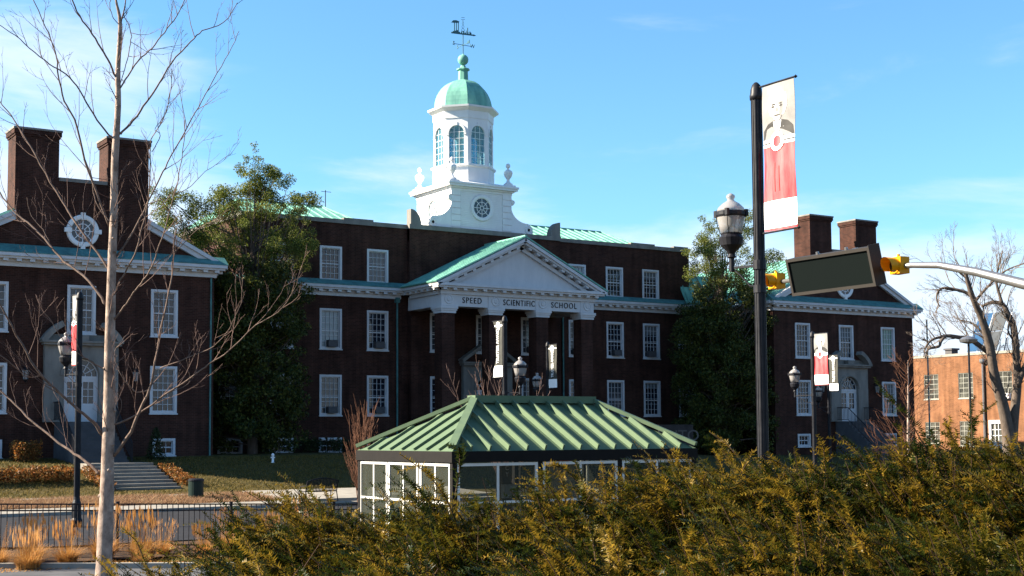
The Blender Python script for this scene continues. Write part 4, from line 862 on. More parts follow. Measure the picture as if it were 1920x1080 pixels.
# ---------------- yew hedge in the foreground ----------------
YEWS=[leafmat('shaded green yew needles',[(0.0085,0.0155,0.0035),(0.0212,0.0318,0.0056),(0.0353,0.0423,0.0056),(0.0141,0.0247,0.0042)],.45,.3),
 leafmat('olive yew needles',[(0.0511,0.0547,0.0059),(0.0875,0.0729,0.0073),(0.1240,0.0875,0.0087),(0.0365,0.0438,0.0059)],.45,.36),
leafmat('sunlit bronzed yew needles',[(0.1905,0.1127,0.0127),(0.2413,0.1524,0.0169),(0.1270,0.0796,0.0085),(0.1398,0.1127,0.0127)],.45,.36)]
YST=mat('yew stems',(.035,.02,.012),.9)
def yew(x,y,ztop,rad,n,seed,label,lean=(-.55,.1)):
    zb=gz(x,y); o=empty('yew_shrub',(x,y,zb),label,'shrub','yew shrubs forming the foreground hedge'); rr=np.random.default_rng(seed); VV=[];MI=[];cls=[0];st=MB(); H=ztop-zb
    def shoot(p,d,L,bend,sp,first):
        k=max(4,int(L/.0062)); t=np.linspace(0,1,k)[:,None]; dl=d/np.linalg.norm(d)
        hk=bend*rr.uniform(.1,1.0); wv=np.cross(dl,rr.normal(size=3))*rr.uniform(.01,.05); ph=rr.random()*6; c=p+dl*L*t+bend*L*t*t+hk*L*t**4+wv*L*np.sin(t*7+ph); tg=dl+2*bend*t+4*hk*t**3+wv*7*np.cos(t*7+ph); tg/=np.linalg.norm(tg,axis=1)[:,None]
        s=np.cross(tg,np.array([rr.normal()*.5,rr.normal()*.5,1.0])); s/=np.linalg.norm(s,axis=1)[:,None]; nn=np.cross(s,tg)
        for sg in (-1,1):
            dirs=s*sg*.9+tg*(.35+.2*rr.normal(size=(k,1)))+nn*(.2+.4*rr.normal(size=(k,1))); dirs/=np.linalg.norm(dirs,axis=1)[:,None]
            l=(.0185+.004*rr.normal(size=(k,1)))*(1-.4*t**3); w=tg*.0029
            VV.append(np.stack([c-w,c+w,c+dirs*l],1)); MI.append(np.full(k,cls[0],dtype=np.int32))
        if first: st.tube([tuple(c[i]) for i in (0,k//3,2*k//3,k-1)],[.0035,.0028,.002,.001],3,cap=False)
        return c,tg
    for i in range(int(n*1.75)):
        a=rr.random()*6.283; q=rad*rr.random()**.5; out=np.array([math.cos(a),math.sin(a),0])
        leader=rr.random()<.42
        L=rr.uniform(.26,.50) if leader else rr.uniform(.16,.32); zt=H*(1-.22*(q/rad)**2)*(1-.30*rr.random()**1.6 if leader else 1-.75*rr.random()**1.3)+(.07*rr.random()**2 if leader else 0)+(rr.uniform(.05,.20) if rr.random()<.05 else 0)
        d=out*.45*rr.random()+np.array([lean[0]*.5+.35*rr.normal()*.5,lean[1]+.3*rr.normal(),1.35+.4*rr.random()]); d/=np.linalg.norm(d)
        p=np.array([q*math.cos(a),q*math.sin(a),zt])-d*L*.9; bend=np.array([lean[0]*rr.uniform(.1,1.0),0.15*rr.normal(),-rr.uniform(.02,.4)])*.55
        hz=zt/H; pr_=rr.random(); cls[0]=2 if pr_<(.05+.38*max(0,hz-.7)/.3) else (1 if pr_<(.30+.4*max(0,hz-.5)/.5) else 0)  # winter bronzing, plus sunlit tops and shaded base painted in by shoot height
        c,tg=shoot(p,d,L,bend,1,True); k=len(c)
        for j in range(int(rr.integers(3,7))):
            f=rr.uniform(.1,.85); i_=int(f*k); sd_=np.cross(tg[i_],np.array([0.,0.3,1.])); sd_/=np.linalg.norm(sd_); sg=1 if j%2 else -1
            shoot(c[i_],tg[i_]*1.0+sd_*sg*.42+rr.normal(size=3)*.18,L*rr.uniform(.22,.5)*(1.1-f*.5),np.array([lean[0]*.3,0,-.2]),1,False)
    V=np.concatenate([v.reshape(-1,3) for v in VV]); 
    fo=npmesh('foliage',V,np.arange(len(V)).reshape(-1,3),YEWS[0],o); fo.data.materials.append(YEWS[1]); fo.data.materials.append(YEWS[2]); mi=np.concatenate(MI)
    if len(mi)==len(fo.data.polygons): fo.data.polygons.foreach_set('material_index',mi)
    for k in range(14):
        a=rr.random()*6.283; q=rad*.8*rr.random(); st.tube([(0,0,-.05),(q*.4*math.cos(a),q*.4*math.sin(a),H*.4),(q*math.cos(a),q*math.sin(a),H*.68)],[.014,.009,.003],5)
    # inner twigs
    for k in range(160):
        a=rr.random()*6.283; q=rad*rr.random()**.5; z=H*rr.uniform(.2,.72); v=rr.normal(size=3)*.10
        st.tube([(q*math.cos(a),q*math.sin(a),z),(q*math.cos(a)+v[0],q*math.sin(a)+v[1],z+abs(v[2])+.1)],[.0035,.0015],3,cap=False)
    st.build('stems',YST,o); return o
def hx(u,d): return (.5395*d+.8413*(u-960)/2600*d, .8389*d-.5405*(u-960)/2600*d)
YL=[(330,5.3,-.46,.42,420,'low yew shrub at the left end of the hedge below the fence'),
(590,5.1,-.20,.42,520,'yew shrub with thin arching leaders left of the glass shelter'),
(830,4.9,-.19,.40,560,'yew shrub in front of the left corner of the glass shelter'),
(1050,4.9,-.17,.40,560,'yew shrub in front of the middle panes of the glass shelter'),
(1270,4.9,-.08,.42,620,'yew shrub with one tall arching leader over the right end of the shelter roof'),
(1480,4.8,-.05,.42,640,'golden tipped yew shrub below the big black lamp post'),
(1700,4.7,-.01,.42,640,'golden tipped yew shrub below the small red brown bare tree'),
(1900,4.6,.0,.45,620,'tall yew shrub at the right edge of the picture'),
(1380,5.7,-.08,.42,460,'second row yew shrub behind the golden tipped ones on the left'),
(1800,5.5,.0,.45,460,'second row yew shrub behind the right end of the hedge'),
(960,5.7,-.29,.42,380,'second row yew shrub behind the middle of the hedge'),
(700,5.8,-.32,.42,360,'second row yew shrub behind the left part of the hedge'),
(480,4.2,-.41,.40,420,'front yew shrub low at the left of the hedge'),
(760,4.1,-.31,.40,420,'front yew shrub low below the shelter corner'),
(1080,4.1,-.28,.40,420,'front yew shrub low at the bottom middle'),
(1420,4.0,-.22,.42,440,'front yew shrub low and shaded right of the middle'),
(1760,3.9,-.20,.45,460,'front yew shrub dark and shaded at the bottom right')]
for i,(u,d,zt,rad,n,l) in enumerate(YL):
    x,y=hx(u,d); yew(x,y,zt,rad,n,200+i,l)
# ---------------- lamp posts ----------------
def lamp(label,x,y,ztop,r,gx,gy,gz_,gs,arm_dir,ban):
    """gs: globe scale; (gx,gy) offset of the globe; gz_: height of the globe's band"""
    zb=gz(x,y); o=empty('street_lamp',(x,y,zb),label,'street lamp','black acorn street lamps'); H=ztop-zb; G_=gz_-zb
    m=MB(); m.lathe([(r*2.1,0),(r*2.1,.25),(r*1.7,.32),(r*1.5,.8),(r*1.15,.9),(r*1.05,1.0),(r*.98,H-.12),(r*.95,H-.12)],n=16)
    for k in range(12):
        a=2*math.pi*k/12; m.beam((r*math.cos(a),r*math.sin(a),1.0),(r*.97*math.cos(a),r*.97*math.sin(a),H-.14),.018,.018)
    m.build('pole',BLACK,o)
    m=MB(); m.lathe([(r*1.25,H-.16),(r*1.3,H-.1),(r*1.15,H-.06),(r*1.1,H),(r*.8,H+.07),(r*.35,H+.11),(0,H+.12)],n=16); m.build('pole_cap',BLACK,o,True)
    m=MB(); za=G_-.98*gs
    m.beam((0,0,za),(gx,gy,za),.035,.035); m.tube([(0,0,za-.32),(gx*.35,gy*.35,za-.30),(gx*.7,gy*.7,za-.12),(gx,gy,za)],.014,5)
    m.tube([(gx*.45,gy*.45,za-.02),(gx*.55,gy*.55,za-.10),(gx*.42,gy*.42,za-.16),(gx*.36,gy*.36,za-.08)],.01,4); m.lathe([(r*1.3,za-.06),(r*1.3,za+.08)],n=14); m.lathe([(r*1.25,za-.42),(r*1.25,za-.3)],n=14)
    m.build('arm',BLACK,o)
    g_=gs; c=(gx,gy,G_)
    m=MB(); m.lathe([(.05*g_,-1.05*g_),(.05*g_,-.80*g_),(.09*g_,-.78*g_),(.06*g_,-.72*g_),(.10*g_,-.66*g_),(.20*g_,-.56*g_),(.23*g_,-.42*g_),(.18*g_,-.36*g_),(.19*g_,-.33*g_)],c,16)
    m.lathe([(.27*g_,-.035*g_),(.285*g_,0),(.285*g_,.05*g_),(.27*g_,.07*g_)],c,20)
    for k in range(4):
        a=math.pi/2*k+.6; ca,sa=math.cos(a),math.sin(a); m.tube([(gx+.29*g_*ca,gy+.29*g_*sa,G_+.02),(gx+.26*g_*ca,gy+.26*g_*sa,G_-.18*g_),(gx+.19*g_*ca,gy+.19*g_*sa,G_-.36*g_)],.009*g_,4)
        m.box(gx+.285*g_*ca-.03*g_,gx+.285*g_*ca+.03*g_,gy+.285*g_*sa-.03*g_,gy+.285*g_*sa+.03*g_,G_-.02,G_+.10*g_)
    m.build('lamp_base',BLACK,o)
    m=MB(); m.lathe([(.185*g_,-.34*g_),(.225*g_,-.2*g_),(.262*g_,-.04*g_),(.262*g_,0)],c,24); m.build('lamp_globe',LAMPG,o,True)
    m=MB(); m.lathe([(.268*g_,.06*g_),(.24*g_,.14*g_),(.16*g_,.22*g_),(.075*g_,.27*g_),(.06*g_,.30*g_),(.085*g_,.34*g_),(.075*g_,.38*g_),(.03*g_,.41*g_),(0,.42*g_)],c,24); m.build('lamp_dome',LAMPG,o,True)
    if ban:
        bx_,by_,zt,hb=ban
        for z in (zt-zb+.02,zt-zb-hb-.02):
            m=MB(); m.tube([(0,0,z),(bx_,by_,z)],.016,6); m.lathe([(.0,-.03),(.032,0),(0,.03)],(bx_,by_,z),8)
            m.build('banner_rod',BLACK,o)
    return o
def banner(label,x,y,dx,dy,z,w,h,style,flare=0,off=.12):
    """cloth hanging from z down, running from the pole (x,y) in direction (dx,dy)"""
    o=empty('pole_banner',(x,y,z),label,'banner','fabric banners on the lamp posts'); L=math.hypot(dx,dy); ux,uy=dx/L,dy/L; nx_,ny_=-uy,ux
    if nx_>0: nx_,ny_=-nx_,-ny_   # face the -X side
    def P(s,t,e=0):   # s along width 0..1, t down 0..1
        bulge=.05*math.sin(t*math.pi)*math.sin(s*math.pi)+.015*math.sin(t*9+s*3); k=off+s*w*(1 if not flare else (1-.45*math.sin(min(1,t*1.15)*math.pi)**1.0))
        return (ux*k+nx_*(bulge+e),uy*k+ny_*(bulge+e),-t*h)
    def patch(name,s0,s1,t0,t1,m,e=0,ns=6,nt=10):
        b=MB(); V=[P(s0+(s1-s0)*i/ns,t0+(t1-t0)*j/nt,e) for j in range(nt+1) for i in range(ns+1)]; F=[(j*(ns+1)+i,j*(ns+1)+i+1,(j+1)*(ns+1)+i+1,(j+1)*(ns+1)+i) for j in range(nt) for i in range(ns)]
        b.add(V,F); V2=[P(s0+(s1-s0)*i/ns,t0+(t1-t0)*j/nt,-.006+e*0) for j in range(nt+1) for i in range(ns+1)]; b.add(V2,[f[::-1] for f in F]); return b.build(name,m,o,True)
    def blob(name,pts,m,e):
        b=MB(); V=[P(s,t,e) for s,t in pts]; c=P(sum(p[0] for p in pts)/len(pts),sum(p[1] for p in pts)/len(pts),e); V.append(c); n=len(pts); b.add(V,[(i,(i+1)%n,n) for i in range(n)]); return b.build(name,m,o)
    ell=lambda cs,ct,rs,rt,n=18: [(cs+rs*math.cos(2*math.pi*i/n),ct+rt*math.sin(2*math.pi*i/n)) for i in range(n)]
    asp=w/h
    if style=='red':
        patch('portrait_field',0,1,0,.375,CLOTHL); patch('white_band',0,1,.375,.425,CLOTHW,nt=2); patch('red_field',0,1,.425,.80,RED); patch('white_field',0,1,.80,.985,CLOTHW,nt=4); patch('red_hem',0,1,.985,1,RED,nt=1)
        blob('coat',[(.02,.37),(.05,.31),(.2,.27),(.38,.255),(.62,.255),(.8,.27),(.95,.31),(.98,.37)],CLOTHG,.004)
        blob('collar',[(.38,.26),(.62,.26),(.60,.30),(.52,.355),(.40,.30)],CLOTHW,.006); blob('tie',[(.48,.285),(.54,.285),(.55,.37),(.47,.37)],CLOTHL,.008)
        blob('hair',[(.22,.16),(.24,.09),(.36,.045),(.60,.042),(.77,.085),(.79,.16),(.70,.22),(.5,.24),(.30,.22)],CLOTHW,.005); blob('face',[(.31,.14),(.34,.10),(.50,.088),(.67,.10),(.70,.14),(.68,.20),(.60,.245),(.50,.262),(.40,.245),(.33,.20)],mat('printed skin tone',(.50,.48,.46),.6) if 'printed skin tone' not in bpy.data.materials else bpy.data.materials['printed skin tone'],.007)
        blob('cheek_shade',[(.60,.13),(.68,.13),(.67,.20),(.59,.245),(.56,.21)],CLOTHL,.009); blob('brow',[(.35,.140),(.46,.138),(.45,.147),(.36,.150)],CLOTHG,.011); blob('brow',[(.54,.138),(.65,.140),(.64,.150),(.55,.147)],CLOTHG,.011)
        for s_ in (.38,.62): blob('eye',ell(s_,.16,.055,.007,8),CLOTHG,.010)
        blob('mouth',ell(.5,.222,.10,.006,8),CLOTHG,.010); blob('nose',[(.47,.17),(.53,.17),(.55,.196),(.45,.196)],CLOTHL,.010)
        blob('emblem',ell(.5,.40,.22,.22*asp),CLOTHW,.012); blob('emblem_centre',ell(.5,.40,.12,.13*asp),RED,.014)
        patch('band_stripe',0,.28,.397,.403,CLOTHG,.010,nt=1); patch('band_stripe',.72,1,.397,.403,CLOTHG,.010,nt=1)
        for k in range(2): patch('faint_lettering',.40+k*.14,.43+k*.14,.54+.03*k,.74,mat('pale red print',(.50,.07,.07),.6) if k==0 and 'pale red print' not in bpy.data.materials else bpy.data.materials['pale red print'],.006,ns=1)
    else:
        patch('dark_field',0,1,0,.80,CLOTHK); patch('white_field',0,1,.80,1,CLOTHW,nt=4)
        patch('emblem_bar',.02,.98,.07,.095,CLOTHW,.008,nt=1); blob('emblem',ell(.5,.083,.22,.22*asp*1.0),CLOTHW,.010); blob('emblem_centre',ell(.5,.083,.09,.09*asp),CLOTHL,.012)
        ang=math.atan2(ny_,nx_)+math.pi/2
        kk=off+.62*w*(.66 if flare else 1)
        t=text_mesh('lettering','TRUSTEES AWARD',w*.42 if not flare else w*.34,CLOTHW,o,(ux*kk+nx_*.07,uy*kk+ny_*.07,-h*.45),(0,0,0),.003)
        wd=max(v.co.x for v in t.data.vertices)-min(v.co.x for v in t.data.vertices)
        M=Matrix(((0,0,0),(0,0,0),(0,0,0))); right=Vector((-uy if 0 else ux,uy,0)); 
        nrm=Vector((nx_,ny_,0)); lx=Vector((0,0,1)); ly=nrm.cross(lx)   # text runs upwards, reads from the -X side
        t.rotation_euler=Matrix((lx,ly,nrm)).transposed().to_euler(); t.scale=(h*.62/wd,1,1)
    return o
# big near post (banner towards camera right = -Y), globe towards +Y
lamp('tall black lamp post in the right foreground carrying the largest red banner',14.65,15.74,5.30,.080,-.17,.44,3.38,.84,0,(.0,-.86,5.30,2.24))
banner('large red and white portrait banner on the tall foreground lamp post',14.65,15.74,0,-1,5.30,.68,2.24,'red',off=.14)
lamp('black lamp post on the left behind the bare tree with a red banner',12.44,45.24,4.60,.09,-.18,.86,3.02,1.0,0,(-.10,.50,4.60,2.28))
banner('narrow red portrait banner seen edge on at the left lamp post',12.44,45.24,-.20,.98,4.60,.42,2.28,'red',off=.10)
lamp('black lamp post above the shelter roof carrying a flared dark award banner',29.14,45.84,4.54,.09,.36,-.55,2.60,1.0,0,(0,.9,4.46,2.2))
banner('dark award banner with a wide flared white foot above the shelter roof',29.14,45.84,0,1,4.46,.76,2.2,'dark',flare=1,off=.1)
lamp('black lamp post farther back above the shelter roof with a narrow award banner',40.14,59.02,4.63,.09,-.25,.62,2.75,1.0,0,(0,-.84,4.56,2.2))
banner('narrow dark award banner nearest the right hand porch pillar',40.14,59.02,0,-1,4.56,.74,2.2,'dark',off=.06)
lamp('black lamp post before the right wing with the red portrait banner',43.30,43.31,4.25,.09,-.25,.86,2.50,.92,0,(0,-.9,4.22,2.2))
banner('red and white portrait banner in front of the right wing window',43.30,43.31,0,-1,4.22,.80,2.2,'red',off=.08)
lamp('black lamp post nearest the right wing door with a dark award banner',63.65,62.36,4.85,.09,-.3,.6,2.55,1.0,0,(0,-.86,4.78,2.2))
banner('dark award banner beside the right wing door pediment',63.65,62.36,0,-1,4.78,.74,2.2,'dark',off=.08)
# parking lot lamp
zb=gz(57.3,46.4); o=empty('parking_lamp',(57.3,46.4,zb),'tall plain pole lamp with a round head before the orange brick building','street lamp'); m=MB(); m.lathe([(.11,0),(.10,.5),(.06,.55),(.055,4.45-zb)],n=10); m.build('pole',BLACK,o)
m=MB(); m.lathe([(.10,4.42-zb),(.42,4.5-zb),(.46,4.62-zb),(.3,4.74-zb),(.1,4.8-zb),(0,4.82-zb)],n=18); m.build('lamp_head',STEEL,o)
# ---------------- glass shelter ----------------
SX0,SX1,SY0,SY1=17.5,25.4,30.0,35.3; ZE=-.42; ZG=-3.06; ZR=.90; rx0,rx1=19.78,23.62; ym=(SY0+SY1)/2
sh=empty('glass_shelter',(17.5,30,ZG),'glass walled shelter with a light green ribbed metal hip roof beyond the hedge','shelter')
def sp(mb,name,m,parent=None,smooth=False):
    mb.v=[(v[0]-17.5,v[1]-30,v[2]-ZG) for v in mb.v]; return mb.build(name,m,parent or sh,smooth)
m=MB(); a,b,c,d=(SX0,SY0,ZE),(SX1,SY0,ZE),(SX1,SY1,ZE),(SX0,SY1,ZE); e,f=(rx0,ym,ZR),(rx1,ym,ZR)
m.add([a,b,c,d,e,f],[(0,1,5,4),(1,2,5),(2,3,4,5),(3,0,4),(3,2,1,0)])
def rib(p,q,h=.15):
    m.beam((p[0],p[1],p[2]+h/2-.005),(q[0],q[1],q[2]+h/2-.005),.05,h)
n=13
for i in range(1,n+1):
    x=SX0+(SX1-SX0)*(i)/(n+1); t=1
    if x<rx0: t=(x-SX0)/(rx0-SX0)
    if x>rx1: t=(SX1-x)/(SX1-rx1)
    t=max(.05,t-.04)
    for y_ in (SY0,SY1): rib((x,y_,ZE),(x,y_+(ym-y_)*t,ZE+(ZR-ZE)*t))
for i in range(1,8):
    y=SY0+(SY1-SY0)*i/8; t=(1-abs(y-ym)/(ym-SY0))*.96
    rib((SX0,y,ZE),(SX0+(rx0-SX0)*t,y,ZE+(ZR-ZE)*t),.08); rib((SX1,y,ZE),(SX1-(SX1-rx1)*t,y,ZE+(ZR-ZE)*t),.08)
sp(m,'roof',GREENM)
m=MB(); 
for p,q in ((a,e),(d,e),(b,f),(c,f)): m.beam((p[0],p[1],p[2]+.12),(q[0],q[1],q[2]+.13),.20,.10)
m.beam((rx0-.12,ym,ZR+.07),(rx1+.12,ym,ZR+.07),.42,.2); sp(m,'ridge_cap',GREENM)
m=MB(); 
for x0,x1,y0_,y1_ in ((SX0-.03,SX1+.03,SY0-.03,SY0+.1),(SX0-.03,SX1+.03,SY1-.1,SY1+.03),(SX0-.03,SX0+.1,SY0+.1,SY1-.1),(SX1-.1,SX1+.03,SY0+.1,SY1-.1)): m.box(x0,x1,y0_,y1_,-.70,ZE-.002)
sp(m,'fascia',DARKB)
m=MB(); m.box(SX0+.1,SX1-.1,SY0+.1,SY1-.1,-.46,-.43); sp(m,'ceiling',WHITE)
X0,X1,Y0,Y1=SX0+.08,SX1-.08,SY0+.08,SY1-.08
posts=[(X0,Y0),(X1,Y0),(X0,Y1),(X1,Y1)]+[(X0+(X1-X0)*k/3,Y0) for k in (1,2)]+[(X0+(X1-X0)*k/3,Y1) for k in (1,2)]
for x,y in posts: m=MB(); m.box(x-.07,x+.07,y-.07,y+.07,ZG-.1,-.70); sp(m,'post',DARKB)
def panel(p,q,off):
    """framed glass panel between plan points p,q with a mid rail and one mullion"""
    p=Vector((p[0],p[1],0));q=Vector((q[0],q[1],0)); d=(q-p).normalized(); p=p+d*off;q=q-d*off; f=MB(); z0,z1_=ZG+.12,-.72; zm=-1.72
    for t,w in ((0,.07),(1,.07)): 
        a_=p.lerp(q,t)+d*(w/2 if t==0 else -w/2); f.beam((a_.x,a_.y,z0),(a_.x,a_.y,z1_),.07,.09,(d.x,d.y,0))
    a_,b_=p+d*.07,q-d*.07
    for z in (z0+.04,zm,z1_-.04): f.beam((a_.x,a_.y,z),(b_.x,b_.y,z),.08,.075 if z!=zm else .06)
    c_=a_.lerp(b_,.5); 
    for za,zb_ in ((z0+.08,zm-.03),(zm+.03,z1_-.08)): f.beam((c_.x,c_.y,za),(c_.x,c_.y,zb_),.05,.07,(d.x,d.y,0))
    o=sp(f,'window_panel',ALU); g_=MB(); g_.beam((a_.x,a_.y,(z0+z1_)/2),(b_.x,b_.y,(z0+z1_)/2),.012,z1_-z0-.1); sp(g_,'pane',CLEAR,o)
for k in range(3):
    y0_,y1_=Y0+(Y1-Y0)*k/3,Y0+(Y1-Y0)*(k+1)/3; off=.075 if 1 else 0
    panel((X0-.02,y0_),(X0-.02,y1_),.075 if k in (0,) else .03); panel((X1,y0_),(X1,y1_),.075)
    x0_,x1_=X0+(X1-X0)*k/3,X0+(X1-X0)*(k+1)/3; xm_=(x0_+x1_)/2
    panel((x0_,Y0-.02),(x1_,Y0-.02),.075)
    if k!=1: panel((x0_,Y1),(x1_,Y1),.075)
m=MB(); m.box(SX0-.2,SX1+.2,SY0-.2,SY1+.2,ZG-.12,ZG+.09); sp(m,'floor_slab',CONC)
# ticket kiosk inside
ki=empty('ticket_kiosk',(20.35,32.1,ZG+.09),'brown pillar kiosk with white letters and a grey box inside the glass shelter','kiosk')
BRN=mat('brown kiosk panel',(.10,.07,.035),.5); m=MB(); m.box(-.16,.16,-.16,.16,0,2.2); m.build('pillar',BRN,ki)
for s_,z in (('C',2.05),('Y',1.88)): text_mesh('lettering',s_,.17,CLOTHW,ki,(.0,-.165,z),(R(90),0,0),.003)
for s_,z in (('C',2.05),('T',1.88)): text_mesh('lettering',s_,.17,CLOTHW,ki,(-.165,0,z),(R(90),0,R(-90)),.003)
m=MB(); m.box(-.2,.2,-.36,-.17,1.25,1.62); m.build('control_box',STEEL,ki)
nb=mat('sign paper',(.55,.53,.5),.7); m=MB(); m.box(-.01,.01,-.14,.14,0,.3); k=m.build('paper_notice',nb,None,loc=(X0+.03,Y0+2.62,-1.18)); tag(k,'small paper notice stuck inside the left glass wall of the shelter','notice')
m=MB(); m.box(-.45,.45,-.03,.03,0,1.15); m.box(-.45,-.38,-.035,.035,-1.1,0); m.box(.38,.45,-.035,.035,-1.1,0); k=m.build('information_board',mat('board panel',(.42,.40,.33),.6),None,loc=(23.6,34.0,-1.95)); tag(k,'pale information board standing inside the shelter behind its middle panes','board')
b2=MB(); b2.box(-.45,.45,-.034,.034,1.15,1.30); b2.build('red_header',RED,k)
# ---------------- black iron fence ----------------
fe=empty('iron_fence',(6,36,-3.0),'long black iron picket fence behind the straw grasses','fence')
ftop=lambda x: -1.65-.032*(x-8); fx=[4.9,7.9,10.95,14.05,17.1,20.1,23.1,26.1,29.1]
for x in fx:
    m=MB(); m.box(x-.035,x+.035,35.965,36.035,gz(x,36)-.1,ftop(x)+.04); m.box(x-.045,x+.045,35.955,36.045,ftop(x)+.04,ftop(x)+.07); m.v=[(v[0]-6,v[1]-36,v[2]+3) for v in m.v]; m.build('fence_post',BLACK,fe)
for a,b in zip(fx,fx[1:]):
    m=MB(); 
    for h in (0,-.16,-1.08): m.beam((a+.04,36,ftop(a)+h),(b-.04,36,ftop(b)+h),.03,.035)
    n=21
    for i in range(1,n): x=a+(b-a)*i/n; m.box(x-.0095,x+.0095,35.99,36.01,ftop(x)-1.16,ftop(x)-.015)
    m.v=[(v[0]-6,v[1]-36,v[2]+3) for v in m.v]; m.build('picket_panel',BLACK,fe)
# ---------------- overhead signal arm ----------------
AXX=18.38
ar=empty('signal_mast',(AXX,9.5,-1.9),'curved steel mast arm reaching in from the right edge over the road','signal mast')
m=MB(); pts=[(AXX,9.5,-1.95),(AXX,9.5,-.2),(AXX,9.62,.5),(AXX,10.2,1.05),(AXX,11.5,1.62),(AXX,12.7,1.98),(AXX,13.8,2.29),(AXX,14.69,2.57),(AXX,15.44,2.76),(AXX,16.0,2.82),(AXX,17.5,2.84),(AXX,19.4,2.84)]
rd=[.15,.14,.13,.125,.105,.095,.085,.07,.058,.05,.045,.04]
m.v=[]; m.tube([(p[0]-AXX,p[1]-9.5,p[2]+1.9) for p in pts],rd,12); m.build('mast_arm',STEEL,ar,True)
def beacon(label,y,z,s):
    o=empty('signal_beacon',(AXX-.02,y,z),label,'traffic signal','yellow signal beacons beside the message board'); 
    m=MB(); m.box(-.10,.14,-.17,.17,-.175,.175); m.m=Matrix.Rotation(R(-90),4,'Y'); m.lathe([(.165,.0),(.165,.12)],(0,0,.0),18); m.m=None
    k=len(m.v)
    m.lathe([(.03,.17),(.03,.24)],(0,0,0),8); ho=m.build('housing',YEL,o)
    v=MB(); T_=Matrix.Rotation(R(-25),4,'Z')@Matrix.Rotation(R(-90),4,'Y'); v.m=None; n=16; V=[];F=[]
    v=MB()
    for j,(xx,rr_) in enumerate(((-.10,.155),(-.20,.16),(-.33,.165))):
        for i in range(n+1):
            a=R(-50)+R(280)*i/n; v.v.append((xx-(.0 if j<2 else .06*math.sin(a)),rr_*math.cos(a),rr_*math.sin(a)))
    for j in range(2):
        for i in range(n): a=j*(n+1)+i; v.f.append((a,a+1,a+n+2,a+n+1))
    v.build('visor',YEL,o,True)
    l=MB(); l.m=Matrix.Translation((-.105,0,0))@Matrix.Rotation(R(-90),4,'Y'); l.lathe([(.15,0),(.14,.02),(0,.035)],n=18); l.build('lens',BLACK,o,True)
    o.rotation_euler=(0,0,R(-8)); o.scale=(.82,.82,.82); return o
beacon('yellow signal beacon between the message board and the curved mast arm',16.28,2.84,1)
beacon('yellow signal beacon left of the message board beside the tall lamp post',19.28,2.86,1)
# message board: matrix face towards -X, tilted
mb_=empty('message_board',(AXX-.12,17.70,2.88),'large dark dot matrix message board hung on the mast arm','message board')
HW,HH=1.02,.345
m=MB(); 
for a in ((-HW,HW,HH-.055,HH),(-HW,HW,-HH,-HH+.055)): m.box(-.12,.12,a[0],a[1],a[2],a[3])
m.box(-.12,.12,-HW,-HW+.05,-HH+.055,HH-.055); m.box(-.12,.12,HW-.05,HW,-HH+.055,HH-.055); m.box(.02,.12,-HW+.05,HW-.05,-HH+.055,HH-.055)
m.box(-.14,.14,-HW-.02,-HW,-HH,HH+.03); m.build('frame',TAN,mb_)
MX=mat('matrix face',(.022,.032,.03),.9,spec=.03); t=MX.node_tree; c=nd(t,'ShaderNodeTexCoord'); s_=nd(t,'ShaderNodeSeparateXYZ'); t.links.new(c.outputs['Object'],s_.inputs[0])
ka=mth('SINE',mth('MULTIPLY',s_.outputs[1],2*math.pi/.036,t=t),t=t); kb=mth('SINE',mth('MULTIPLY',s_.outputs[2],2*math.pi/.036,t=t),t=t); kk=mth('MULTIPLY',ka,kb,t=t); kr=nd(t,'ShaderNodeMapRange',i={1:-.3,2:.8}); t.links.new(kk,kr.inputs[0])
xm=nd(t,'ShaderNodeMix',data_type='RGBA'); xm.inputs[6].default_value=(.002,.003,.003,1); xm.inputs[7].default_value=(.009,.0135,.013,1); t.links.new(kr.outputs[0],xm.inputs[0]); t.links.new(xm.outputs[2],t.nodes['Principled BSDF'].inputs['Base Color'])
m=MB(); m.box(-.085,.02,-HW+.05,HW-.05,-HH+.055,HH-.055); m.build('matrix_face',MX,mb_)
m=MB(); m.box(.12,.2,-.5,-.42,-HH,HH); m.box(.12,.2,.42,.5,-HH,HH); m.lathe([(.03,0),(.03,.05)],(0,-.4,HH),8); m.lathe([(.03,0),(.03,.05)],(0,.3,HH),8); m.build('hanger',STEEL,mb_)
mb_.rotation_euler=(R(0),R(-14),0)
# ---------------- yard things ----------------
x,y=20.02,55.2; zb=gz(x,y); o=empty('litter_bin',(x,y,zb),'dark green round litter bin standing alone on the lawn edge','litter bin')
m=MB(); m.lathe([(.30,0),(.31,.05),(.31,.82),(.29,.84)],n=20)
for k in range(24): a=2*math.pi*k/24; m.beam((.32*math.cos(a),.32*math.sin(a),.05),(.32*math.cos(a),.32*math.sin(a),.8),.03,.02)
m.build('body',mat('dark green steel',(.012,.022,.018),.4),o); m=MB(); m.lathe([(.33,.83),(.33,.88),(.26,.93),(.12,.93)],n=20); m.build('lid',BLACK,o)
x,y=24.0,51.95; zb=gz(x,y)+.13; o=empty('metal_bench',(x,y,zb),'dark metal bench with a curved slatted back left of the shelter','bench',rz=R(8)); 
m=MB()
for i in range(22):
    t=i/21; xx=-.72+1.44*t; h=.83+.13*math.sin(math.pi*t); m.tube([(xx,-.22,.40),(xx,-.30,.62),(xx,-.36,h)],.022,4)
m.tube([(-.75+1.5*i/12,-.36,.83+.13*math.sin(math.pi*i/12)) for i in range(13)],.022,6); m.tube([(-.75,-.22,.42),(.75,-.22,.42)],.02,6); m.build('backrest',BLACK,o)
m=MB(); 
for i in range(12): yy=-.2+.4*i/11; m.box(-.74,.74,yy-.012,yy+.012,.415,.435)
m.build('seat',BLACK,o)
